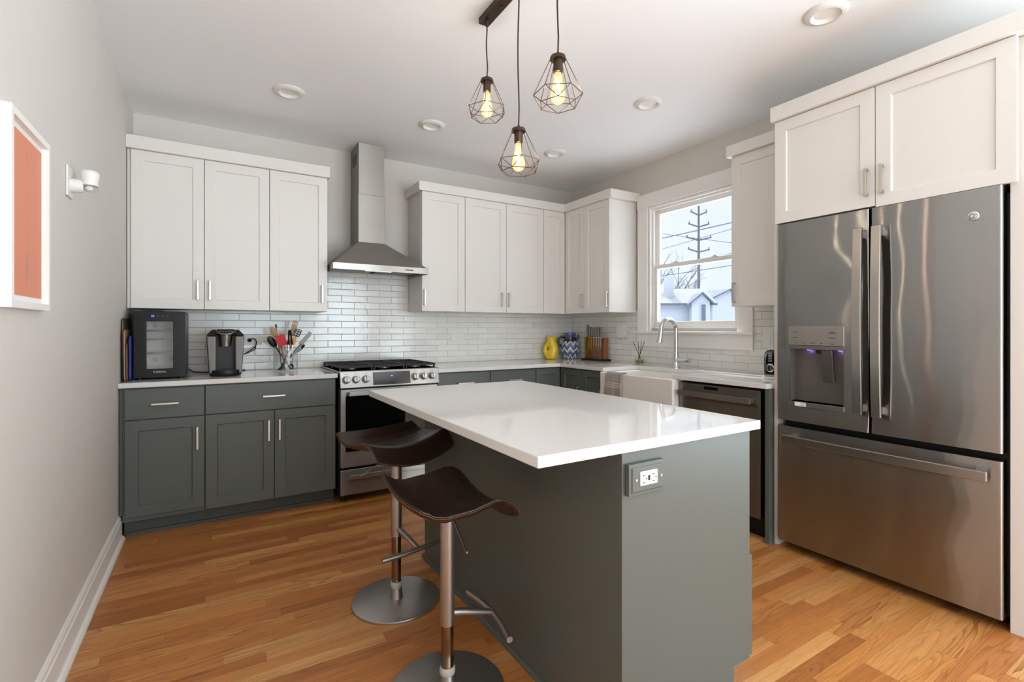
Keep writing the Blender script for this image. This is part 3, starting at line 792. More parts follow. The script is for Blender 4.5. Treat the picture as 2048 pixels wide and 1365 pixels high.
# ------------------------------------------------------------------ refrigerator
fr = thing('refrigerator', (3.0, 1.114, 0), 'large stainless steel french-door refrigerator with a bottom freezer', 'refrigerator')
part('body', MB().box(2.775, 3.300, 0.668, 1.564, 0.06, 1.785), 'dark', fr, 0.003)
part('base_grille', slabbox(2.80, 2.86, 0.68, 1.55, 0.012, 0.059), 'black', fr)
for y in (0.72, 1.51):
    for x in (2.84, 3.24): part('foot', MB().cyl((x, y), .02, 0, .061), 'black', fr)
FF = FX(2.700)
def fridge_door(name, y0, y1, z0, z1, hole=None):
    """door slab with rounded vertical edges, optionally pierced by a niche (y0, y1, z0, z1)"""
    m = MB(); bm = m.bm
    x0, x1 = 2.700, 2.770
    ys = [y0, y1] if not hole else [y0, hole[0], hole[1], y1]
    zs = [z0, z1] if not hole else [z0, hole[2], hole[3], z1]
    f = [[bm.verts.new((x0, y, z)) for z in zs] for y in ys]; b = [[bm.verts.new((x1, y, z)) for z in zs] for y in ys]
    for i in range(len(ys) - 1):
        for j in range(len(zs) - 1):
            if hole and i == 1 and j == 1: continue
            for g in (f, b): bm.faces.new((g[i][j], g[i + 1][j], g[i + 1][j + 1], g[i][j + 1]))
    ny, nz = len(ys), len(zs)
    loop = [(i, 0) for i in range(ny)] + [(ny - 1, j) for j in range(1, nz)] + [(i, nz - 1) for i in range(ny - 2, -1, -1)] + [(0, j) for j in range(nz - 2, 0, -1)]
    for q in range(len(loop)):
        A, B = loop[q], loop[(q + 1) % len(loop)]
        bm.faces.new((f[A[0]][A[1]], f[B[0]][B[1]], b[B[0]][B[1]], b[A[0]][A[1]]))
    if hole:
        c = [(1, 1), (2, 1), (2, 2), (1, 2)]
        for q in range(4):
            A, B = c[q], c[(q + 1) % 4]
            bm.faces.new((f[A[0]][A[1]], f[B[0]][B[1]], b[B[0]][B[1]], b[A[0]][A[1]]))
    edges = [e for e in bm.edges if all(abs(v.co.x - x0) < 1e-6 for v in e.verts)
             and (all(abs(v.co.y - y0) < 1e-6 for v in e.verts) or all(abs(v.co.y - y1) < 1e-6 for v in e.verts))]
    bmesh.ops.bevel(bm, geom=edges, offset=0.009, segments=4, profile=0.5, affect='EDGES')
    return part(name, m, 'fsteel', fr, smooth=35)
NY0, NY1, NZ0, NZ1 = 1.232, 1.501, 0.833, 1.118
dl = fridge_door('door', 1.1235, 1.572, 0.722, 1.806, (NY0, NY1, NZ0, NZ1))
dd = fridge_door('door', 0.655, 1.1145, 0.722, 1.806)
fz = fridge_door('freezer_drawer', 0.655, 1.572, 0.052, 0.690)
part('hinge_cover', MB().box(2.72, 2.80, 0.66, 0.71, 1.786, 1.806).box(2.72, 2.80, 1.52, 1.565, 1.786, 1.806), 'dark', fr)
m = MB().box(2.772, 2.90, 0.650, 0.667, 0.05, 1.78)
part('side_trim', m, 'black', fr)
def bar_handle(parent, y0, y1, z0, z1, vertical=True):
    m = MB(); N = 10
    pts = []
    for i in range(N + 1):
        s = i / N
        bow = 0.012 * (1 - (2 * s - 1) ** 2)
        pts.append((s, 2.652 - bow))
    if vertical:
        m.prism([(x, z0 + (z1 - z0) * s) for s, x in pts] + [(x + .014, z0 + (z1 - z0) * s) for s, x in pts[::-1]], lambda u, v, d: (u, d, v), y0, y1)
        for z in (z0 + .012, z1 - .047): m.box(2.664, 2.7005, y0 + .006, y1 - .006, z, z + .035)
    else:
        m.prism([(x, y0 + (y1 - y0) * s) for s, x in pts] + [(x + .014, y0 + (y1 - y0) * s) for s, x in pts[::-1]], lambda u, v, d: (u, v, d), z0, z1)
        for y in (y0 + .012, y1 - .047): m.box(2.664, 2.7005, y, y + .035, z0 + .006, z1 - .006)
    return part('handle', m, 'satin', parent, 0.003)
bar_handle(dl, 1.134, 1.174, 0.812, 1.712)
bar_handle(dd, 1.056, 1.096, 0.808, 1.712)
bar_handle(fz, 0.690, 1.523, 0.607, 0.648, False)
bc = Vector((2.6995, 0.741, 1.694))
bd = part('badge', MB().tube([bc, bc + Vector((-.004, 0, 0)), bc + Vector((-.0055, 0, 0))], [.0185, .0185, .016], 32), 'chrome', dd, smooth=35)
ring = [(2.6937, 0.741 + .0125 * math.cos(R(a)), 1.694 + .0125 * math.sin(R(a))) for a in range(0, 361, 15)]
m = MB().tube(ring, .0009, 6).tube([(2.6937, .741 + .006 * math.cos(R(a)), 1.696 + .005 * math.sin(R(a))) for a in range(-30, 300, 30)], .0008, 6).tube([(2.6937, .735, 1.688), (2.6937, .747, 1.688)], .0008, 6)
part('monogram', m, 'inkgrey', bd)
# dispenser
dsp = part('dispenser_panel', slabbox(2.690, 2.7005, 1.229, 1.505, 1.137, 1.237), 'satin', dl, 0.002)
m = MB()
for y, z, wd in ((1.47, 1.208, .026), (1.47, 1.180, .030), (1.283, 1.208, .026), (1.283, 1.202, .040), (1.283, 1.178, .034), (1.463, 1.150, .014), (1.42, 1.150, .016), (1.378, 1.150, .022), (1.335, 1.150, .010), (1.283, 1.148, .018)):
    m.box(2.6893, 2.6902, y - wd / 2, y + wd / 2, z - .0013, z + .0013)
part('control_print', m, 'dark', dsp)
m = MB(); bm = m.bm     # niche let into the door
m.box(2.764, 2.7745, NY0 - .001, NY1 + .001, NZ0 - .001, NZ1 + .001)
m.box(2.702, 2.764, NY0 - .001, NY0 + .004, NZ0, NZ1); m.box(2.702, 2.764, NY1 - .004, NY1 + .001, NZ0, NZ1); m.box(2.702, 2.764, NY0, NY1, NZ1 - .004, NZ1 + .001)
niche = part('dispenser_niche', m, 'charcoal', dl)
part('nozzle', MB().tube([(2.728, 1.368, 1.113), (2.728, 1.368, 1.094)], [.013, .010], 16), 'black', niche)
part('dispenser_lip', slabbox(2.692, 2.703, 1.230, 1.503, 1.117, 1.136), 'steel', dl, 0.0015)
part('paddle', MB().quadbox([(2.744, 1.300, .948), (2.744, 1.352, .948), (2.749, 1.352, .948), (2.749, 1.300, .948), (2.722, 1.300, 1.112), (2.722, 1.352, 1.112), (2.727, 1.352, 1.112), (2.727, 1.300, 1.112)]), 'satin', niche, 0.001)
for y in (1.43, 1.275):
    part('night_lamp', MB().box(2.752, 2.760, y - .010, y + .010, 1.1105, 1.1138), 'violet', niche)
    l = bpy.data.lights.new('dispenser_lamp', 'POINT'); l.energy = 0.035; l.color = (0.36, 0.26, 1.0); l.shadow_soft_size = .006
    o = bpy.data.objects.new('dispenser_lamp', l); COL.objects.link(o); o.location = (2.740, y, 1.104)
m = MB().box(2.688, 2.762, 1.229, 1.504, 0.806, 0.8335)
tray = part('drip_tray', m, 'steel', dl, 0.002)
part('sticker', slabbox(2.6872, 2.6882, 1.412, 1.470, 0.810, 0.831), 'paper', tray)
m = MB()
for z, a, b in ((.826, 1.416, 1.440), (.820, 1.424, 1.432), (.814, 1.416, 1.444)): m.box(2.6868, 2.6873, a, b, z - .0010, z + .0010)
part('sticker_print', m, 'inkgrey', tray)

# ------------------------------------------------------------------ dishwasher
dw = thing('dishwasher', (3.0, 1.95, 0), 'stainless steel dishwasher between the sink and the refrigerator', 'dishwasher')
part('body', slabbox(2.725, 3.28, 1.648, 2.244, 0.10, 0.872), 'black', dw)
part('toe_kick', slabbox(2.76, 3.2, 1.65, 2.24, 0.0, 0.099), 'black', dw)
d_ = part('door', slabbox(2.688, 2.7245, 1.664, 2.240, 0.125, 0.868), 'steel_dull', dw, 0.003)
m = MB(); N = 8
pts = [(i / N, 2.648 - 0.010 * (1 - (2 * i / N - 1) ** 2)) for i in range(N + 1)]
m.prism([(x, 1.705 + .52 * s) for s, x in pts] + [(x + .013, 1.705 + .52 * s) for s, x in pts[::-1]], lambda u, v, d: (u, v, d), 0.786, 0.822)
for y in (1.712, 2.19): m.box(2.658, 2.6885, y, y + .03, 0.790, 0.818)
part('handle', m, 'steel', d_, 0.003)
part('display', slabbox(2.6868, 2.6882, 1.945, 2.045, 0.838, 0.857), 'blackg', d_)

# ------------------------------------------------------------------ sink, tap, towel
m = MB(); bm = m.bm
def rect(x0, x1, y0, y1, z): return [bm.verts.new(p) for p in ((x0, y0, z), (x1, y0, z), (x1, y1, z), (x0, y1, z))]
o0, o1 = rect(2.637, 3.085, 2.252, 2.982, 0.63), rect(2.637, 3.085, 2.252, 2.982, 0.8835)
i1, i0 = rect(2.672, 3.045, 2.290, 2.944, 0.8835), rect(2.685, 3.035, 2.303, 2.931, 0.68)
bm.faces.new(o0[::-1]); bm.faces.new(i0)
for A, B in ((o0, o1), (o1, i1), (i1, i0)):
    for k in range(4): bm.faces.new((A[k], A[(k + 1) % 4], B[(k + 1) % 4], B[k]))
sk = part('apron_sink', m, 'ceramic', None, 0.010, seg=4)
tag(sk, 'white fireclay apron-front sink below the window', 'sink')
part('drain', MB().lathe((2.86, 2.61), [(0, .681), (.045, .681), (.043, .684), (.02, .682), (0, .682)], 28), 'chrome', sk, smooth=True)
ft = thing('kitchen_faucet', (3.155, 2.66, 0.914), 'tall chrome gooseneck faucet standing behind the sink', 'faucet')
part('base', MB().lathe((3.155, 2.66), [(0, .914), (.032, .914), (.032, .919), (.0275, .924), (.0255, .97), (.0205, 1.05), (0, 1.05)], 32), 'chrome', ft, smooth=True)
arc = [(3.155, 2.66, 1.05), (3.155, 2.66, 1.22)] + [(3.0775 + .0775 * math.cos(R(a)), 2.66 + .018 * a / 180, 1.222 + .0775 * math.sin(R(a))) for a in range(10, 171, 10)] + [(3.001, 2.678, 1.205)]
part('spout', MB().tube(arc, .0178, 18), 'chrome', ft, smooth=True)
part('spray_head', MB().tube([(3.001, 2.678, 1.205), (2.997, 2.680, 1.160), (2.990, 2.684, 1.118)], [.0185, .0205, .0235], 18), 'chrome', ft, smooth=True)
part('lever', MB().tube([(3.150, 2.644, .976), (3.146, 2.60, .978), (3.144, 2.55, .982)], [.019, .0175, .0155], 16).box(3.128, 3.160, 2.520, 2.552, .966, .998), 'chrome', ft, smooth=35)

m = MB(); bm = m.bm
path = [(2.700, .79), (2.690, .840), (2.682, .880), (2.672, .8895), (2.655, .8905), (2.640, .8895), (2.630, .878), (2.628, .84), (2.627, .78), (2.6265, .70), (2.626, .62), (2.626, .56)]
Y0, Y1, n = 2.725, 2.895, 18
g = []
for k, (x, z) in enumerate(path):
    row = []
    for j in range(n + 1):
        s = j / n
        hang = max(0, k - 6) / 5
        yy = Y0 + (Y1 - Y0) * s + hang * .045 * (s - .2)
        xx = x - hang * (.010 + .008 * math.sin(s * 11 + .6)) if k > 6 else x
        row.append(bm.verts.new((xx, yy, z - hang * .012 * s)))
    g.append(row)
for A, B in zip(g, g[1:]):
    for j in range(n): bm.faces.new((A[j], A[j + 1], B[j + 1], B[j]))
tw = part('dish_towel', m, 'towel', None, smooth='all')
sd = tw.modifiers.new('thick', 'SOLIDIFY'); sd.thickness = .0035; sd.offset = 1
tag(tw, 'grey striped dish towel hung over the front of the white sink', 'towel')

# ------------------------------------------------------------------ pendant fixture
pf = thing('pendant_light_fixture', (1.10, 1.755, ZC), 'bronze three-light pendant fixture with wire diamond cages over the island', 'ceiling light')
bar = part('ceiling_bar', slabbox(1.074, 1.126, 1.425, 2.070, 2.675, 2.7025), 'bronze', pf, 0.002)
for y in (1.60, 1.90): part('screw', MB().lathe((1.10, y), [(0, 2.664), (.006, 2.666), (.006, 2.675), (0, 2.675)], 14), 'bronze', bar)
def pendant(y, zc, turn):
    x = 1.10
    n = max(6, int((2.67 - zc) / .06)); sway = .0035
    pts = [(x + sway * math.sin(6.3 * i / n + y) * (1 if 0 < i < n else 0), y, 2.675 - (2.675 - zc - .012) * i / n) for i in range(n + 1)]
    part('cord', MB().tube(pts, .0032, 8), 'bronze', pf, smooth='all')
    part('cord_grip', MB().lathe((x, y), [(0, 2.650), (.006, 2.652), (.009, 2.675), (0, 2.675)], 14), 'bronze', pf, smooth=True)
    cap = part('socket_cap', MB().lathe((x, y), [(0, zc + .014), (.005, zc + .014), (.008, zc + .002), (.028, zc - .001), (.030, zc - .006), (.030, zc - .014), (.018, zc - .015), (.018, zc - .060), (.0155, zc - .062), (0, zc - .062)], 32), 'bronze', pf, smooth=True)
    zu, zl, ru, rl = zc - .142, zc - .182, .092, .073
    tc = math.atan2(-y, -x)
    U = [Vector((x + ru * math.cos(tc + R(turn + 60 * k)), y + ru * math.sin(tc + R(turn + 60 * k)), zu)) for k in range(6)]
    Lw = [Vector((x + rl * math.cos(tc + R(turn + 30 + 60 * k)), y + rl * math.sin(tc + R(turn + 30 + 60 * k)), zl)) for k in range(6)]
    Cp = [Vector((x + .029 * math.cos(tc + R(turn + 60 * k)), y + .029 * math.sin(tc + R(turn + 60 * k)), zc - .010)) for k in range(6)]
    m = MB(); r = .0015
    for k in range(6):
        q = (k + 1) % 6
        for a, b in ((Cp[k], U[k]), (U[k], U[q]), (U[k], Lw[k]), (Lw[k], U[q]), (Lw[k], Lw[q])): m.tube([a, b], r, 6)
        for v in (U[k], Lw[k]): m.ball(v, r * 1.5, seg=5)
    part('wire_cage', m, 'wire', pf)
    b0 = zc - .055
    bl = part('bulb', MB().lathe((x, y), [(.0125, b0 - .008), (.0135, b0 - .018), (.018, b0 - .045), (.0245, b0 - .072), (.0275, b0 - .090), (.0265, b0 - .105), (.019, b0 - .118), (.009, b0 - .124), (0, b0 - .126)], 28), 'bulb', pf, smooth='all')
    m = MB()
    for k in range(6):
        a = R(60 * k); m.tube([(x + .0045 * math.cos(a), y + .0045 * math.sin(a), b0 - .035), (x + .010 * math.cos(a), y + .010 * math.sin(a), b0 - .098)], .0016, 6)
    part('filament', m, 'filament', bl)
    part('screw_base', MB().cyl((x, y), .0125, b0 - .012, b0 - .003, 20), 'wire', bl)
    l = bpy.data.lights.new('pendant_lamp', 'POINT'); l.energy = 5.0; l.color = (1.0, 0.88, 0.74); l.shadow_soft_size = .012
    o = bpy.data.objects.new('pendant_lamp', l); COL.objects.link(o); o.location = (x, y, b0 - .07)
pendant(2.034, 2.404, -5)
pendant(1.754, 2.072, 9.5)
pendant(1.476, 2.246, 30)

# ------------------------------------------------------------------ left wall
pic = thing('framed_print', (XL, 1.92, 1.545), 'coral print in a white frame on the left wall', 'picture')
A0, A1, Z0, Z1 = 1.744, 2.094, 1.281, 1.808
m = MB(); e = .020
m.box(XL + .001, XL + .026, A0, A1, Z0, Z0 + e); m.box(XL + .001, XL + .026, A0, A1, Z1 - e, Z1)
m.box(XL + .001, XL + .026, A0, A0 + e, Z0 + e, Z1 - e); m.box(XL + .001, XL + .026, A1 - e, A1, Z0 + e, Z1 - e)
part('frame', m, 'trim', pic, 0.001)
part('mat_board', slabbox(XL + .001, XL + .010, A0 + e, A1 - e, Z0 + e, Z1 - e), 'paper', pic)
pr_ = part('print', slabbox(XL + .010, XL + .0112, 1.774, 2.066, 1.318, 1.772), 'print', pic)
m = MB().prism([(1.924, 1.35), (1.9275, 1.37), (1.9275, 1.42), (1.9245, 1.46), (1.9245, 1.70), (1.9265, 1.72), (1.924, 1.745), (1.9215, 1.72), (1.9235, 1.70), (1.9235, 1.46), (1.9205, 1.42), (1.9205, 1.37)], lambda u, v, d: (d, u, v), XL + .0112, XL + .0118)
part('ink_line', m, 'printline', pr_)

nl = thing('plug_in_night_light', (XL, 2.46, 1.78), 'white plug-in motion night light on the left wall beside the framed print', 'night light')
part('wall_plate', slabbox(XL + .0005, XL + .007, 2.408, 2.492, 1.722, 1.838), 'whitep', nl, 0.003)
part('swivel', MB().tube([(XL + .007, 2.455, 1.770), (XL + .030, 2.455, 1.770), (XL + .045, 2.455, 1.770)], [.026, .026, .022], 28), 'whitep', nl, smooth=35)
part('lamp_cup', MB().lathe((XL + .062, 2.455), [(0, 1.832), (.024, 1.831), (.029, 1.826), (.030, 1.815), (.0255, 1.790), (.027, 1.775), (0, 1.774)], 32), 'whitep', nl, smooth=40)
part('sensor_lens', MB().ball((XL + .066, 2.452, 1.764), .0225, 1, 1, .72, 14), 'clear', nl, smooth='all')
part('sensor_core', MB().ball((XL + .060, 2.455, 1.765), .014, 1, 1, .8, 10), 'whitep', nl, smooth='all')

# ------------------------------------------------------------------ sockets and switches on the tile
def wall_plate(name, F, a, z, wd, ht, lab, cat, kind='duplex'):
    t = thing(name, F(a, 0, z), lab, cat)
    pl = part('cover_plate', MB().fbox(F, a - wd / 2, a + wd / 2, 0.0003, 0.005, z - ht / 2, z + ht / 2), 'whitep', t, 0.0015)
    if kind == 'duplex':
        for s in (-1, 1):
            so_ = part('socket', MB().fbox(F, a + s * .0195 - .014, a + s * .0195 + .014, 0.005, 0.0068, z - .017, z + .017), 'whitep', t, 0.0015)
            m = MB()
            for dz in (-.006, .006): m.fbox(F, a + s * .0195 - .002, a + s * .0195 + .007, 0.0068, 0.0071, z + dz - .0012, z + dz + .0012)
            part('socket_slot', m, 'inkgrey', so_)
    else:
        part('rocker', MB().fbox(F, a - .016, a + .016, 0.005, 0.0085, z - .033, z + .033), 'whitep', t, 0.0015)
    return t
FT, FTR = FY(4.19), FX(3.30)
wall_plate('wall_outlet', FT, 1.953, 1.145, .122, .074, 'white wall outlet in the tile to the right of the range', 'outlet')
wall_plate('wall_outlet', FT, 2.983, 1.146, .122, .074, 'white wall outlet in the tile behind the yellow jug', 'outlet')
wall_plate('wall_outlet', FT, 0.250, 1.140, .122, .074, 'white wall outlet in the tile behind the coffee maker plug', 'outlet')
wall_plate('light_switch', FTR, 1.985, 1.147, .074, .118, 'white rocker light switch in the tile above the toaster', 'switch', 'switch')
wall_plate('light_switch', FTR, 3.275, 1.165, .074, .118, 'white rocker light switch in the tile next to the plug-in air freshener', 'switch', 'switch')
t = thing('air_freshener', (3.30, 3.40, 1.21), 'white plug-in air freshener on the tile left of the window', 'air freshener')
m = MB().prism([(3.352, 1.165), (3.378, 1.140), (3.422, 1.140), (3.446, 1.165), (3.446, 1.262), (3.422, 1.288), (3.378, 1.288), (3.352, 1.262)], lambda u, v, d: (d, u, v), 3.255, 3.2995)
part('housing', m, 'whitep', t, 0.006, seg=3)
part('scent_vial', slabbox(3.265, 3.292, 3.375, 3.425, 1.128, 1.1395), 'coolgrey', t, 0.003)

# ------------------------------------------------------------------ left worktop: wine cooler, boards, coffee maker
wc = thing('wine_cooler', (-0.285, 3.92, 0.914), 'black countertop wine cooler with a glass door under the upper cabinet', 'wine cooler')
m = MB(); bm = m.bm
def rr(x0, x1, z0, z1, y): return [bm.verts.new(p) for p in ((x0, y, z0), (x1, y, z0), (x1, y, z1), (x0, y, z1))]
a_, b_, c_, d_ = rr(-.414, -.153, .926, 1.333, 4.13), rr(-.414, -.153, .926, 1.333, 3.742), rr(-.370, -.197, .965, 1.285, 3.742), rr(-.370, -.197, .965, 1.285, 3.90)
bm.faces.new(a_); bm.faces.new(d_)
for A, B in ((a_, b_), (b_, c_), (c_, d_)):
    for k in range(4): bm.faces.new((A[k], A[(k + 1) % 4], B[(k + 1) % 4], B[k]))
part('body', m, 'black', wc, 0.003)
part('inner_lining', MB().box(-.369, -.198, 3.885, 3.899, .966, 1.284).box(-.369, -.364, 3.75, 3.885, .966, 1.284).box(-.203, -.198, 3.75, 3.885, .966, 1.284).box(-.364, -.203, 3.75, 3.885, .966, .970), 'coolgrey', wc)
m = MB(); bm = m.bm
f0, f1, g1, g0 = rr(-.415, -.152, .926, 1.334, 3.739), rr(-.415, -.152, .926, 1.334, 3.700), rr(-.351, -.217, .980, 1.272, 3.700), rr(-.351, -.217, .980, 1.272, 3.739)
for A, B in ((f0, f1), (f1, g1), (g1, g0), (g0, f0)):
    for k in range(4): bm.faces.new((A[k], A[(k + 1) % 4], B[(k + 1) % 4], B[k]))
wd = part('door', m, 'dark', wc, 0.002)
part('pane', slabbox(-.353, -.215, 3.705, 3.708, .978, 1.274), 'clear', wd)
for z in (1.072, 1.160, 1.212):
    m = MB()
    for y in (3.765, 3.80, 3.84, 3.875): m.tube([(-.363, y, z), (-.204, y, z)], .0022, 6)
    for x in (-.34, -.285, -.23): m.tube([(x, 3.765, z + .004), (x, 3.875, z + .004)], .0018, 6)
    part('wire_shelf', m, 'nickel', wc)
for x, z in ((-.322, 1.245), (-.322, 1.025), (-.238, 1.030)): part('rubber_stop', MB().tube([(x, 3.885, z), (x, 3.875, z)], [.013, .011], 20), 'nylon', wc)
text('lettering', 'Cuisinart', .0175, 'lettering', wd, (-.285, 3.6990, .9625), (R(90), 0, 0))
text('display', '39', .017, 'blueled', wd, (-.320, 3.6990, 1.303), (R(90), 0, 0))
m = MB()
for x in (-.292, -.270, -.247): m.tube([(x + .006 * math.cos(R(a)), 3.6993, 1.303 + .006 * math.sin(R(a))) for a in range(0, 361, 30)], .0006, 5)
part('touch_mark', m, 'inkgrey', wd)
for x in (-.39, -.178):
    for y in (3.76, 4.10): part('foot', MB().cyl((x, y), .014, .914, .9265), 'black', wc)
part('power_cord', MB().tube([(-.152, 4.09, .945), (-.12, 4.08, .924), (-.06, 4.06, .9185), (.0, 4.10, .9185), (.06, 4.165, .9185), (.2, 4.175, .9185)], .0035, 8), 'black', wc, smooth='all')
m = MB().tube([(-.38, 3.76, 1.338), (-.33, 3.75, 1.339), (-.29, 3.76, 1.338)], .004, 8).box(-.365, -.270, 3.75, 3.84, 1.3345, 1.341)
tag(part('folded_cloth', m, 'black', None, 0.002), 'small flat black cloth lying on top of the wine cooler', 'cloth')
# boards and trays leaning in the gap by the wall
def leaning(name, x, y0, y1, h, th, mt, lab, lean, cat='cutting board', rnd=.03):
    m = MB(); pl = []
    for cx, cz, a0 in ((y1 - rnd, rnd, -90), (y1 - rnd, h - rnd, 0), (y0 + rnd, h - rnd, 90), (y0 + rnd, rnd, 180)):
        for a in range(0, 91, 15): pl.append((cx + rnd * math.cos(R(a0 + a)), cz + rnd * math.sin(R(a0 + a))))
    m.prism(pl, lambda u, v, d: (x + d - lean * v, u, .914 + v), 0, th)
    return tag(part(name, m, mt, None, 0.002), lab, cat, 'boards by the left wall')
leaning('cutting_board', -.4595, 3.66, 4.00, .375, .008, 'board', 'tall dark wooden board leaning against the left wall, innermost of the boards', .015)
leaning('cutting_board', -.4485, 3.62, 3.92, .305, .007, 'spoonwood', 'thin pale wooden board with rounded corners standing second from the left wall', .012)
leaning('serving_tray', -.4385, 3.62, 3.86, .225, .007, 'board', 'low dark wooden tray standing next to the blue plastic board', .012, 'tray')
leaning('cutting_board', -.4285, 3.64, 3.95, .270, .008, 'blue', 'blue plastic cutting board standing beside the wine cooler', .004)

cm = thing('coffee_maker', (.066, 3.86, .914), 'black and grey single-cup coffee maker beside the wine cooler', 'coffee maker')
def taper(m, x0, x1, X0, X1, y0, y1, z0, z1, Y0=None, Y1=None):
    return m.quadbox([(x0, y0, z0), (x1, y0, z0), (x1, y1, z0), (x0, y1, z0), (X0, Y0 or y0, z1), (X1, Y0 or y0, z1), (X1, Y1 or y1, z1), (X0, Y1 or y1, z1)])
part('body', taper(MB(), -.024, .156, -.038, .171, 3.80, 4.03, .920, 1.190), 'black', cm, 0.006)
part('side_panel', taper(MB(), -.028, .012, -.044, .013, 3.730, 3.9, .932, 1.180, 3.745, 3.9), 'coffee_side', cm, 0.008, seg=3)
part('side_panel', taper(MB(), .120, .160, .119, .176, 3.730, 3.9, .932, 1.180, 3.745, 3.9), 'coffee_side', cm, 0.008, seg=3)
part('lid', taper(MB(), -.046, .178, -.010, .142, 3.740, 4.035, 1.181, 1.221, 3.775, 4.0), 'black', cm, 0.010, seg=3)
part('control_surround', MB().tube([(.010, 3.742, 1.216), (.016, 3.716, 1.203), (.040, 3.705, 1.192), (.066, 3.703, 1.190), (.092, 3.705, 1.192), (.116, 3.716, 1.203), (.122, 3.742, 1.216)], .0055, 10), 'steel_dull', cm, smooth='all')
pn = part('control_panel', taper(MB(), .014, .118, .018, .114, 3.712, 3.78, 1.190, 1.224, 3.742, 3.79), 'blackg', cm, 0.004)
m = MB()
for i in range(5): m.box(.030 + .017 * i, .040 + .017 * i, 3.7275, 3.7285, 1.207, 1.211)
part('button_print', m, 'inkgrey', pn)
part('brew_head', MB().lathe((.066, 3.762), [(0, 1.190), (.040, 1.190), (.040, 1.158), (.036, 1.150), (.032, 1.110), (0, 1.108)], 36), 'steel_dull', cm, smooth=35)
dt = part('drip_tray', MB().lathe((.066, 3.775), [(0, .917), (.088, .917), (.092, .922), (.094, .950), (.090, .956), (0, .956)], 40, 1, .88), 'black', cm, smooth=40)
m = MB()
for i in range(13): m.box(.008 + .009 * i, .012 + .009 * i, 3.71, 3.80, .956, .9575)
part('drip_slot', m, 'inkgrey', dt)
m = MB().tube([(.160, 3.95, 1.05), (.185, 3.98, 1.045), (.215, 4.03, 1.062), (.255, 4.12, 1.085), (.27, 4.15, 1.10), (.275, 4.16, 1.13), (.262, 4.165, 1.15), (.245, 4.168, 1.153)], .004, 8)
m.tube([(.160, 3.96, 1.04), (.21, 4.05, 1.05), (.262, 4.14, 1.07), (.27, 4.15, 1.09)], .004, 8)
part('power_cord', m, 'black', cm, smooth='all')
part('plug', MB().tube([(.2305, 4.183, 1.140), (.2305, 4.165, 1.142), (.238, 4.150, 1.146)], [.015, .014, .006], 14), 'black', cm, smooth=40)
for x in (-.01, .14): part('foot', slabbox(x - .01, x + .01, 3.76, 3.80, .914, .9205), 'spoonwood', cm, label='small tan foot')

# ------------------------------------------------------------------ jar of utensils
JX, JY = .452, 3.945
m = MB().lathe((JX, JY), [(0, .9145), (.076, .9145), (.083, .922), (.084, .935), (.084, 1.070), (.080, 1.080), (.083, 1.092), (.0815, 1.0925), (.077, 1.080), (.080, 1.070), (.0805, .935), (.078, .925), (0, .922)], 48)
tag(part('utensil_jar', m, 'clear', None, smooth=40), 'clear glass jar full of cooking utensils on the worktop', 'jar')
def stick(base, tip, r=.005, mt='spoonwood', name='handle', parent=None): return MB().tube([base, tip], r, 8)
G = 'utensils in the glass jar'
def utensil(name, base, tip, lab, hmat, head, headmat, width=.05, length=.07, r=.0052, roll=0.0, slots=0, dish=0.0, oval=True):
    """long-handled tool: base inside the jar, head centred at the upper end of the line"""
    B, T = Vector(base), Vector(tip)
    d = (T - B).normalized()
    t = thing(name, base, lab, 'utensil', G)
    a = d.cross(Vector((0, 1, 0))).normalized()
    a = (Matrix.Rotation(roll, 3, d) @ a).normalized()
    n = a.cross(d).normalized()
    C0 = T - d * length
    part('handle', MB().tube([B, B + (C0 - B) * .5, C0 + d * .008], [r, r * .9, r * .75], 10), hmat, t, smooth='all')
    if head == 'none': return t
    m = MB(); bm = m.bm
    N = 24
    if oval: out = [(math.cos(2 * math.pi * i / N) * width / 2, length / 2 + math.sin(2 * math.pi * i / N) * length / 2) for i in range(N)]
    else:
        c = width * .16
        out = [(-width / 2 * .8, 0), (width / 2 * .8, 0), (width / 2, c), (width / 2, length - c), (width / 2 - c, length), (-width / 2 + c, length), (-width / 2, length - c), (-width / 2, c)]
    def P(u, v, dd):
        q = 1 - min(1, (u / (width / 2)) ** 2 * .6 + ((v - length / 2) / (length / 2)) ** 2 * .6)
        return C0 + a * u + d * v + n * (dd - dish * q)
    cen = [bm.verts.new(P(0, length / 2, s)) for s in (.002, -.002)]
    rings = []
    for f in (1.0, .55):
        rings.append([[bm.verts.new(P(u * f, length / 2 + (v - length / 2) * f, s)) for u, v in out] for s in (.002, -.002)])
    k = len(out)
    for s in (0, 1):
        for i in range(k):
            j = (i + 1) % k
            bm.faces.new((rings[0][s][i], rings[0][s][j], rings[1][s][j], rings[1][s][i])); bm.faces.new((rings[1][s][i], rings[1][s][j], cen[s]))
    for i in range(k): bm.faces.new((rings[0][0][i], rings[0][0][(i + 1) % k], rings[0][1][(i + 1) % k], rings[0][1][i]))
    hd_ = part('head', m, headmat, t, smooth=30)
    if slots:
        m = MB()
        for i in range(slots):
            for j in (-1, 1):
                u, v = j * width * .2, length * (.22 + .6 * i / max(1, slots - 1))
                for s in (.0021, -.0025): m.quadbox([tuple(C0 + a * (u + x) + d * (v + y) + n * (s + zz)) for zz in (0, .0004) for x, y in ((-width * .12, -length * .07), (width * .12, -length * .07), (width * .12, length * .07), (-width * .12, length * .07))])
        part('slot', m, 'coolgrey', hd_)
    return t
zb = .926
utensil('wooden_spoon', (.48, 3.93, zb), (.352, 3.90, 1.243), 'pale wooden spoon leaning left in the utensil jar', 'spoonwood', 'oval', 'spoonwood', .042, .085, dish=.008)
utensil('ladle', (.49, 3.96, zb), (.333, 3.92, 1.172), 'black spoon leaning far left over the rim of the utensil jar', 'black', 'oval', 'black', .05, .095, dish=.014)
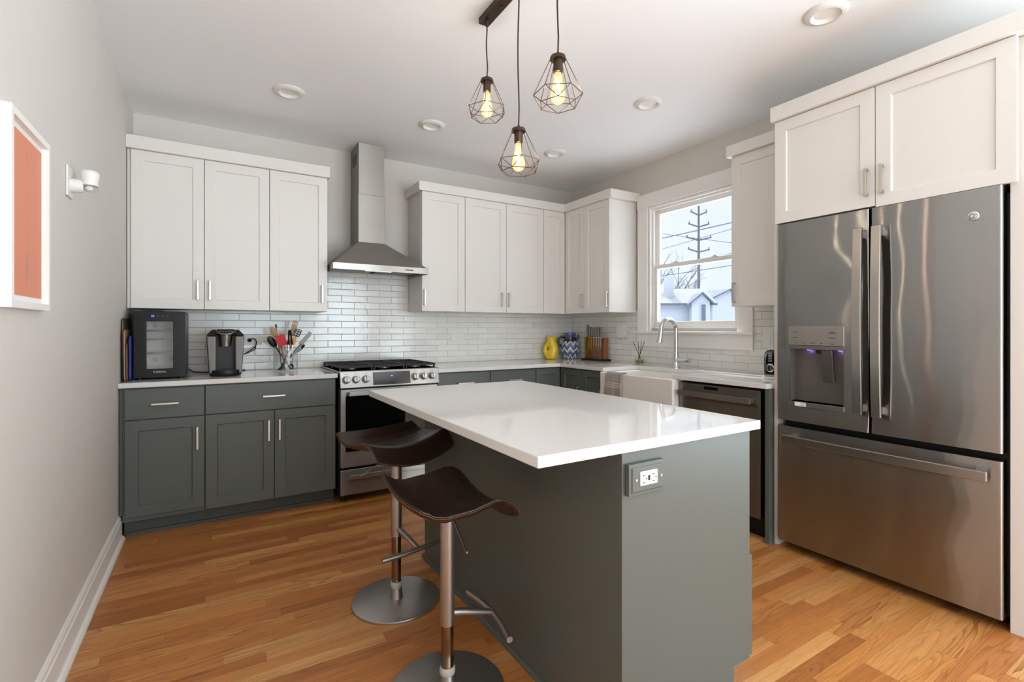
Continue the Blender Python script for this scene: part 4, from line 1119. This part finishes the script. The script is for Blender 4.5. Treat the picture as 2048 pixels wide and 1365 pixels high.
utensil('honing_steel', (.43, 3.97, zb), (.386, 3.96, 1.262), 'black-handled honing steel standing upright in the utensil jar', 'steel_dull', 'oval', 'black', .014, .034, r=.0045)
utensil('basting_brush', (.44, 3.915, zb), (.412, 3.93, 1.190), 'narrow mustard scraper behind the red spatula', 'steel_dull', 'oval', 'mustard', .022, .06, oval=False)
utensil('silicone_spatula', (.50, 3.92, zb), (.400, 3.868, 1.180), 'red silicone spatula at the front of the utensil jar', 'spoonwood', 'flat', 'red', .066, .085, oval=False, roll=R(6))
utensil('wooden_turner', (.43, 3.96, zb), (.523, 3.97, 1.285), 'tall pale wooden turner standing highest in the utensil jar', 'spoonwood', 'flat', 'spoonwood', .038, .115, oval=False, slots=2)
utensil('slotted_turner', (.41, 3.93, zb), (.544, 3.94, 1.222), 'black slotted turner leaning right in the utensil jar', 'black', 'flat', 'black', .044, .055, oval=False, slots=3)
utensil('hand_grater', (.40, 3.925, zb), (.622, 3.93, 1.200), 'long steel grater leaning furthest right in the utensil jar', 'black', 'flat', 'graphite', .030, .120, oval=False)
utensil('serving_spoon', (.40, 3.94, zb), (.571, 3.90, 1.112), 'steel serving spoon leaning low to the right over the jar rim', 'steel_dull', 'oval', 'chrome', .045, .075, dish=.012, roll=R(50))
utensil('silicone_spoon', (.42, 3.91, zb), (.508, 3.90, 1.168), 'orange silicone spoon beside the tongs in the utensil jar', 'steel_dull', 'oval', 'orange', .036, .075)
t = thing('kitchen_tongs', (.47, 3.88, .95), 'steel tongs with black grips standing in front in the utensil jar', 'utensil', G)
for s in (-1, 1):
    part('arm', MB().tube([(.470 + s * .004, 3.872, 1.222), (.473 + s * .012, 3.872, 1.12), (.478 + s * .014, 3.874, 1.02), (.482 + s * .006, 3.876, .955)], .0035, 8), 'chrome', t, smooth='all')
    part('grip', MB().tube([(.470 + s * .0045, 3.872, 1.215), (.473 + s * .0125, 3.872, 1.11)], .007, 10), 'black', t, smooth='all')
part('hinge_loop', MB().tube([(.482 + .012 * math.cos(R(a)), 3.876, .952 + .014 * math.sin(R(a))) for a in range(0, 361, 30)], .004, 8), 'black', t)

# ------------------------------------------------------------------ corner: jug, pitcher, knife block, diffuser
m = MB()
m.tube([(.004, 0, .004), (.004, 0, .02), (.012, 0, .05), (.026, 0, .09), (.028, 0, .125), (.014, 0, .16), (.006, 0, .19), (.007, 0, .215), (.010, 0, .231)], [.052, .058, .060, .052, .048, .046, .043, .044, .047], 28)
m.tube([(.0, 0, .160), (-.035, 0, .152), (-.056, 0, .120), (-.058, 0, .085), (-.045, 0, .050), (-.015, 0, .035)], [.026, .024, .022, .022, .026, .034], 18)
m.tube([(.02, 0, .215), (.050, 0, .238)], [.024, .010], 12)
for v in m.bm.verts: v.co.y *= .82
jug = part('jug', m, 'yellow', None, local=True, smooth='all')
jug.location = (2.950, 4.080, .9142); jug.rotation_euler = (0, 0, R(-35))
rm = jug.modifiers.new('fuse', 'REMESH'); rm.mode = 'VOXEL'; rm.voxel_size = .0035; rm.use_smooth_shade = True
sm = jug.modifiers.new('soft', 'SMOOTH'); sm.factor = .6; sm.iterations = 8
tag(jug, 'glossy yellow jug with a pierced handle in the worktop corner', 'jug')

pt = thing('painted_pitcher', (3.183, 4.062, .9142), 'blue and white zigzag painted pitcher beside the yellow jug', 'pitcher', rotz=R(-35))
part('body', MB().lathe((0, 0), [(0, 0), (.058, 0), (.066, .010), (.088, .045), (.100, .090), (.097, .130), (.078, .172), (.060, .198), (.055, .215), (.060, .245), (.066, .268), (.062, .272), (.054, .245), (.049, .215), (.04, .19), (0, .18)], 48), 'zigzag', pt, local=True, smooth='all')
part('handle', MB().tube([(-.055, 0, .222), (-.085, 0, .230), (-.112, 0, .212), (-.122, 0, .180), (-.115, 0, .150), (-.092, 0, .135)], [.011, .012, .012, .012, .012, .013], 14), 'darkglaze', pt, local=True, smooth='all')
part('spout', MB().tube([(.050, 0, .200), (.075, 0, .212), (.088, 0, .235), (.080, 0, .248)], [.016, .013, .010, .008], 14), 'darkglaze', pt, local=True, smooth='all')

kb = thing('knife_block', (3.235, 3.71, .914), 'wooden knife block with a clear front panel by the corner', 'knife block')
part('base', slabbox(3.172, 3.288, 3.555, 3.870, .9142, .930), 'black', kb, 0.002)
part('wood_core', slabbox(3.216, 3.272, 3.578, 3.842, .9305, 1.140), 'blockwood', kb, 0.003)
part('front_panel', slabbox(3.194, 3.198, 3.578, 3.842, .9305, 1.140), 'amber_acrylic', kb, 0.001)
part('spacer', MB().box(3.198, 3.216, 3.582, 3.590, .9305, 1.138).box(3.198, 3.216, 3.830, 3.838, .9305, 1.138), 'amber_acrylic', kb)
def knife(y, w, zt, zt2, ztip, lab):
    t = thing('kitchen_knife', (3.207, y, ztip), lab, 'knife', 'knives in the block')
    m = MB().prism([(y - w / 2, zt), (y + w / 2, zt), (y + w / 2, ztip + (zt - ztip) * .3), (y + w * .3, ztip + .012), (y + w * .1, ztip), (y - w / 2, ztip + (zt - ztip) * .45)], lambda u, v, d: (d, u, v), 3.2058, 3.2078)
    part('blade', m, 'chrome', t)
    part('handle', MB().tube([(3.207, y, zt - .004), (3.207, y, zt + .012), (3.207, y, (zt + zt2) / 2), (3.207, y, zt2 - .012), (3.207, y, zt2)], [.008, .0085, .0105, .0105, .006], 14), 'steel_dull', t, smooth='all')
for y, w_, zt, zt2, ztip, lab in ((3.806, .040, 1.150, 1.272, .965, 'largest steel knife in the block, nearest the corner'),
        (3.776, .018, 1.150, 1.252, 1.015, 'slim steel knife second from the corner in the block'),
        (3.748, .020, 1.148, 1.245, 1.010, 'steel knife third from the corner in the block'),
        (3.712, .022, 1.148, 1.240, 1.020, 'steel knife in the middle of the block'),
        (3.676, .024, 1.149, 1.246, 1.015, 'steel knife third from the window end of the block'),
        (3.642, .020, 1.149, 1.248, 1.005, 'steel knife second from the window end of the block'),
        (3.612, .018, 1.149, 1.240, 1.030, 'short steel knife at the window end of the block')):
    knife(y, w_, zt, zt2, ztip, lab)

df = thing('reed_diffuser', (3.235, 3.134, .9142), 'small glass reed diffuser bottle on the worktop left of the faucet', 'diffuser')
part('bottle', MB().lathe((3.235, 3.134), [(0, .9145), (.038, .9145), (.041, .918), (.041, .955), (.036, .962), (.014, .966), (.013, .978), (.012, .978), (.0125, .965), (.034, .960), (.0385, .955), (.0385, .920), (0, .918)], 36), 'clear', df, smooth='all')
part('scented_oil', MB().lathe((3.235, 3.134), [(0, .9185), (.037, .920), (.0375, .948), (0, .948)], 28), 'oil', df, smooth=True, label='yellow scented oil')
for (bx, by), (tx, ty), zt, lab in (((.012, -.024), (-.010, .070), 1.118, 'black reed leaning towards the corner'), ((-.006, -.006), (-.004, .012), 1.112, 'black reed standing almost upright'),
                               ((.006, .012), (.004, -.022), 1.114, 'black reed leaning slightly towards the window'), ((-.004, .024), (.0, -.062), 1.118, 'black reed leaning furthest towards the window')):
    o = part('diffuser_reed', MB().tube([(3.235 + bx, 3.134 + by, .921), (3.235 + tx, 3.134 + ty, zt)], .0022, 7), 'reed', None)
    tag(o, lab + ' in the glass diffuser', 'reed', 'reeds in the diffuser')

ts = thing('toaster', (3.07, 1.715, .914), 'chrome toaster on the worktop next to the refrigerator', 'toaster')
def arch(y0, y1, z0, z1, r):
    p = [(y0, z0), (y1, z0)]
    for a in range(0, 91, 15): p.append((y1 - r + r * math.cos(R(a)), z1 - r + r * math.sin(R(a))))
    for a in range(90, 181, 15): p.append((y0 + r + r * math.cos(R(a)), z1 - r + r * math.sin(R(a))))
    return p
part('shell', MB().prism(arch(1.632, 1.798, .930, 1.102, .045), lambda u, v, d: (d, u, v), 2.935, 3.215), 'chrome', ts, 0.004, smooth=35)
ep = part('end_panel', MB().prism(arch(1.652, 1.778, .945, 1.082, .034), lambda u, v, d: (d, u, v), 2.928, 2.9345), 'blackg', ts, 0.002)
c = Vector((2.928, 1.748, .985))
part('dial', MB().tube([c, c + Vector((-.004, 0, 0)), c + Vector((-.005, 0, 0)), c + Vector((-.016, 0, 0))], [.026, .026, .020, .018], 28), 'chrome', ts, smooth=35)
part('dial_pointer', MB().box(2.908, 2.913, 1.744, 1.752, .968, 1.002), 'black', ts)
for k in range(4): part('button', MB().box(2.923, 2.9278, 1.738, 1.760, 1.024 + k * .015, 1.034 + k * .015), 'chrome', ts, 0.001)
part('base', slabbox(2.93, 3.22, 1.628, 1.802, .9142, .9295), 'whitep', ts, 0.003)

# ------------------------------------------------------------------ outside, seen through the sink window
def sight(b, d, z=0.0):
    """point on the ground plan: compass bearing in degrees from the room's depth axis, distance in metres"""
    return Vector((d * math.sin(R(b)), d * math.cos(R(b)), z))
GZ = -1.2
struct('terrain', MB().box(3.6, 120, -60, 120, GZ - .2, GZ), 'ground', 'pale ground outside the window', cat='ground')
def house(name, org_, e, fw, dp, eave, ridge, lab, gable=False):
    """gable-roofed house: frontage fw along e, depth dp away from the window; gable turns the ridge towards it"""
    e = Vector((e[0], e[1], 0)).normalized(); n = Vector((-e.y, e.x, 0))
    if n.dot(Vector((1, 1, 0))) < 0: n = -n
    O = Vector(org_)
    P = lambda a, b, z: tuple(O + e * a + n * b + Vector((0, 0, z)))
    t = thing(name, (O.x, O.y, GZ), lab, 'house')
    ov = .25
    if gable:
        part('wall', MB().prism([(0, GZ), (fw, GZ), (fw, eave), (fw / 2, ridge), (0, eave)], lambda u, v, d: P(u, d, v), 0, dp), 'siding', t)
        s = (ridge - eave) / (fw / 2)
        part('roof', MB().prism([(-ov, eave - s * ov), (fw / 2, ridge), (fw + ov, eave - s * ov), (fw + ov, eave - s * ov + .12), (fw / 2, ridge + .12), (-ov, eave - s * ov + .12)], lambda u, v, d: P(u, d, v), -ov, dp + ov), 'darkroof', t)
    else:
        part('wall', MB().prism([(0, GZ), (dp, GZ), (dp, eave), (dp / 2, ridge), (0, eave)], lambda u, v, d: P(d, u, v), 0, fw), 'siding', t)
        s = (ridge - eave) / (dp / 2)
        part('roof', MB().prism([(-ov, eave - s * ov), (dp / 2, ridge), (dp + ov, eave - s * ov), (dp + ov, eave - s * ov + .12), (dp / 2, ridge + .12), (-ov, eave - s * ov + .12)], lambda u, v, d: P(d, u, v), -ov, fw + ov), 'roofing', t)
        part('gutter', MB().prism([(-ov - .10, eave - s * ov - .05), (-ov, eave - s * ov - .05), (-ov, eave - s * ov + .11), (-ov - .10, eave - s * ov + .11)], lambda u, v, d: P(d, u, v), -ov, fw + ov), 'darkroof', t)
    return t, P
A = sight(46.5, 37.5)
B = sight(53.6, 38.6)
h1, P1 = house('neighbour_house', A, B - A, (B - A).length, 6.0, 3.10, 4.30, 'pale sided house with a chimney seen through the lower sash')
L_ = (B - A).length
def at(b):      # distance along the house front met by a bearing
    d = Vector((math.sin(R(b)), math.cos(R(b)))); e = (B - A).normalized()
    M_ = Matrix(((d.x, -e.x), (d.y, -e.y)))
    return (M_.inverted() @ Vector((A.x, A.y)))[1]
x0, x1 = at(51.15), at(52.95)
m = MB().prism([(x0, GZ), (x1, GZ), (x1, 3.15), ((x0 + x1) / 2 + .1, 3.72), (x0, 3.10)], lambda u, v, d: P1(u, d, v), -.9, 1.2)
part('gable_wing', m, 'siding', h1)
m = MB().prism([(x0 - .25, 2.92), ((x0 + x1) / 2 + .1, 3.74), (x1 + .25, 2.98), (x1 + .25, 3.10), ((x0 + x1) / 2 + .1, 3.88), (x0 - .25, 3.05)], lambda u, v, d: P1(u, d, v), -1.1, 1.25)
part('gable_roof', m, 'darkroof', h1)
a0, a1 = at(52.0), at(52.6)
f = part('window', MB().prism([(a0, 1.7), (a1, 1.7), (a1, 3.05), (a0, 3.05)], lambda u, v, d: P1(u, d, v), -.96, -.90), 'siding', h1)
part('pane', MB().prism([(a0 + .06, 1.76), (a1 - .06, 1.76), (a1 - .06, 2.98), (a0 + .06, 2.98)], lambda u, v, d: P1(u, d, v), -.97, -.955), 'darkroof', f)
a0, a1 = at(49.15), at(49.95)
part('chimney', MB().prism([(a0, 2.9), (a1, 2.9), (a1, 5.2), (a0, 5.2)], lambda u, v, d: P1(u, d, v), 1.0, 1.9), 'siding', h1)
C = sight(52.9, 50.0); D = sight(57.4, 53.5)
h2, P2 = house('neighbour_garage', C, D - C, (D - C).length, 9.0, 3.85, 5.0, 'pale gable-ended house standing behind the chimney house', True)

pole = thing('utility_pole', sight(52.2, 74.0, GZ), 'tall wooden utility pole with crossarms beyond the neighbouring house', 'utility pole')
pc = sight(52.2, 74.0)
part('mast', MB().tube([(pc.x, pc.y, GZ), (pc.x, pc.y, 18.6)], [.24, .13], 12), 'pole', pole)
side = Vector((math.cos(R(52.2)), -math.sin(R(52.2)), 0))
for z, l, q in ((17.7, 1.1, -.4), (16.0, 1.4, -.35), (14.1, 1.7, -.35), (12.4, 1.45, -.3)):
    part('crossarm', MB().tube([pc + side * (-l) + Vector((0, 0, z + .25)), pc + Vector((0, 0, z + q)), pc + side * l + Vector((0, 0, z))], .11, 8), 'pole', pole)
    part('insulator', MB().tube([pc + side * l * .9 + Vector((0, 0, z)), pc + side * l * .9 + Vector((0, 0, z + .35))], .06, 8).tube([pc - side * l * .9 + Vector((0, 0, z + .2)), pc - side * l * .9 + Vector((0, 0, z + .55))], .06, 8), 'pole', pole)
def cable(za, zb_, r, lab, d0=0.0, zm=None):
    a, b = pc - side * 24 + Vector((0, 0, za)), pc + side * 24 + Vector((0, 0, zb_))
    mid = (a + b) / 2
    pts = [a.lerp(b, i / 16) - Vector((0, 0, 1.0 - (2 * i / 16 - 1) ** 2)) * .5 for i in range(17)]
    tag(part('overhead_cable', MB().tube(pts, r, 6), 'cable', None), lab, 'cable', 'overhead cables')
cable(11.6, 19.8, .085, 'thick overhead cable rising to the right above the sash rail')
cable(19.4, 9.6, .045, 'thin overhead cable falling to the right across the pole')
cable(8.6, 20.4, .045, 'thin overhead cable rising to the right, crossing the falling one at the pole')
cable(7.1, 12.9, .065, 'overhead cable rising to the right just below the sash rail')
cable(8.4, 14.8, .035, 'faint overhead cable behind the sash rail')

def bare_tree(base, hgt, lab, seed, n=5):
    rnd = random.Random(seed); m = MB()
    def grow(p, d, l, r, k):
        q = p + d * l
        mid = p.lerp(q, .5) + Vector((rnd.uniform(-1, 1), rnd.uniform(-1, 1), rnd.uniform(-.5, .5))) * l * .07
        m.tube([p, mid, q], [r, r * .85, r * .7], 5, caps=False)
        if k == 0: return
        for _ in range(3 if k > 1 else 2):
            nd = (d + Vector((rnd.uniform(-1, 1), rnd.uniform(-1, 1), rnd.uniform(-.25, .75))) * .75).normalized()
            grow(q, nd, l * rnd.uniform(.62, .85), r * .62, k - 1)
    grow(Vector(base), Vector((0, 0, 1)), hgt * .30, hgt * .016, n)
    return tag(part('bare_tree', m, 'bark', None), lab, 'tree', 'bare winter trees')
bare_tree(sight(50.9, 60, GZ), 8.3, 'bare winter tree showing above the roof beside the chimney', 3)
bare_tree(sight(52.0, 66, GZ), 7.4, 'bare winter tree at the foot of the utility pole', 8)
bare_tree(sight(48.4, 58, GZ), 11.5, 'tall bare winter tree behind the chimney', 5)
bare_tree(sight(55.2, 78, GZ), 8.6, 'bare winter tree above the roof of the gable-ended house', 13)
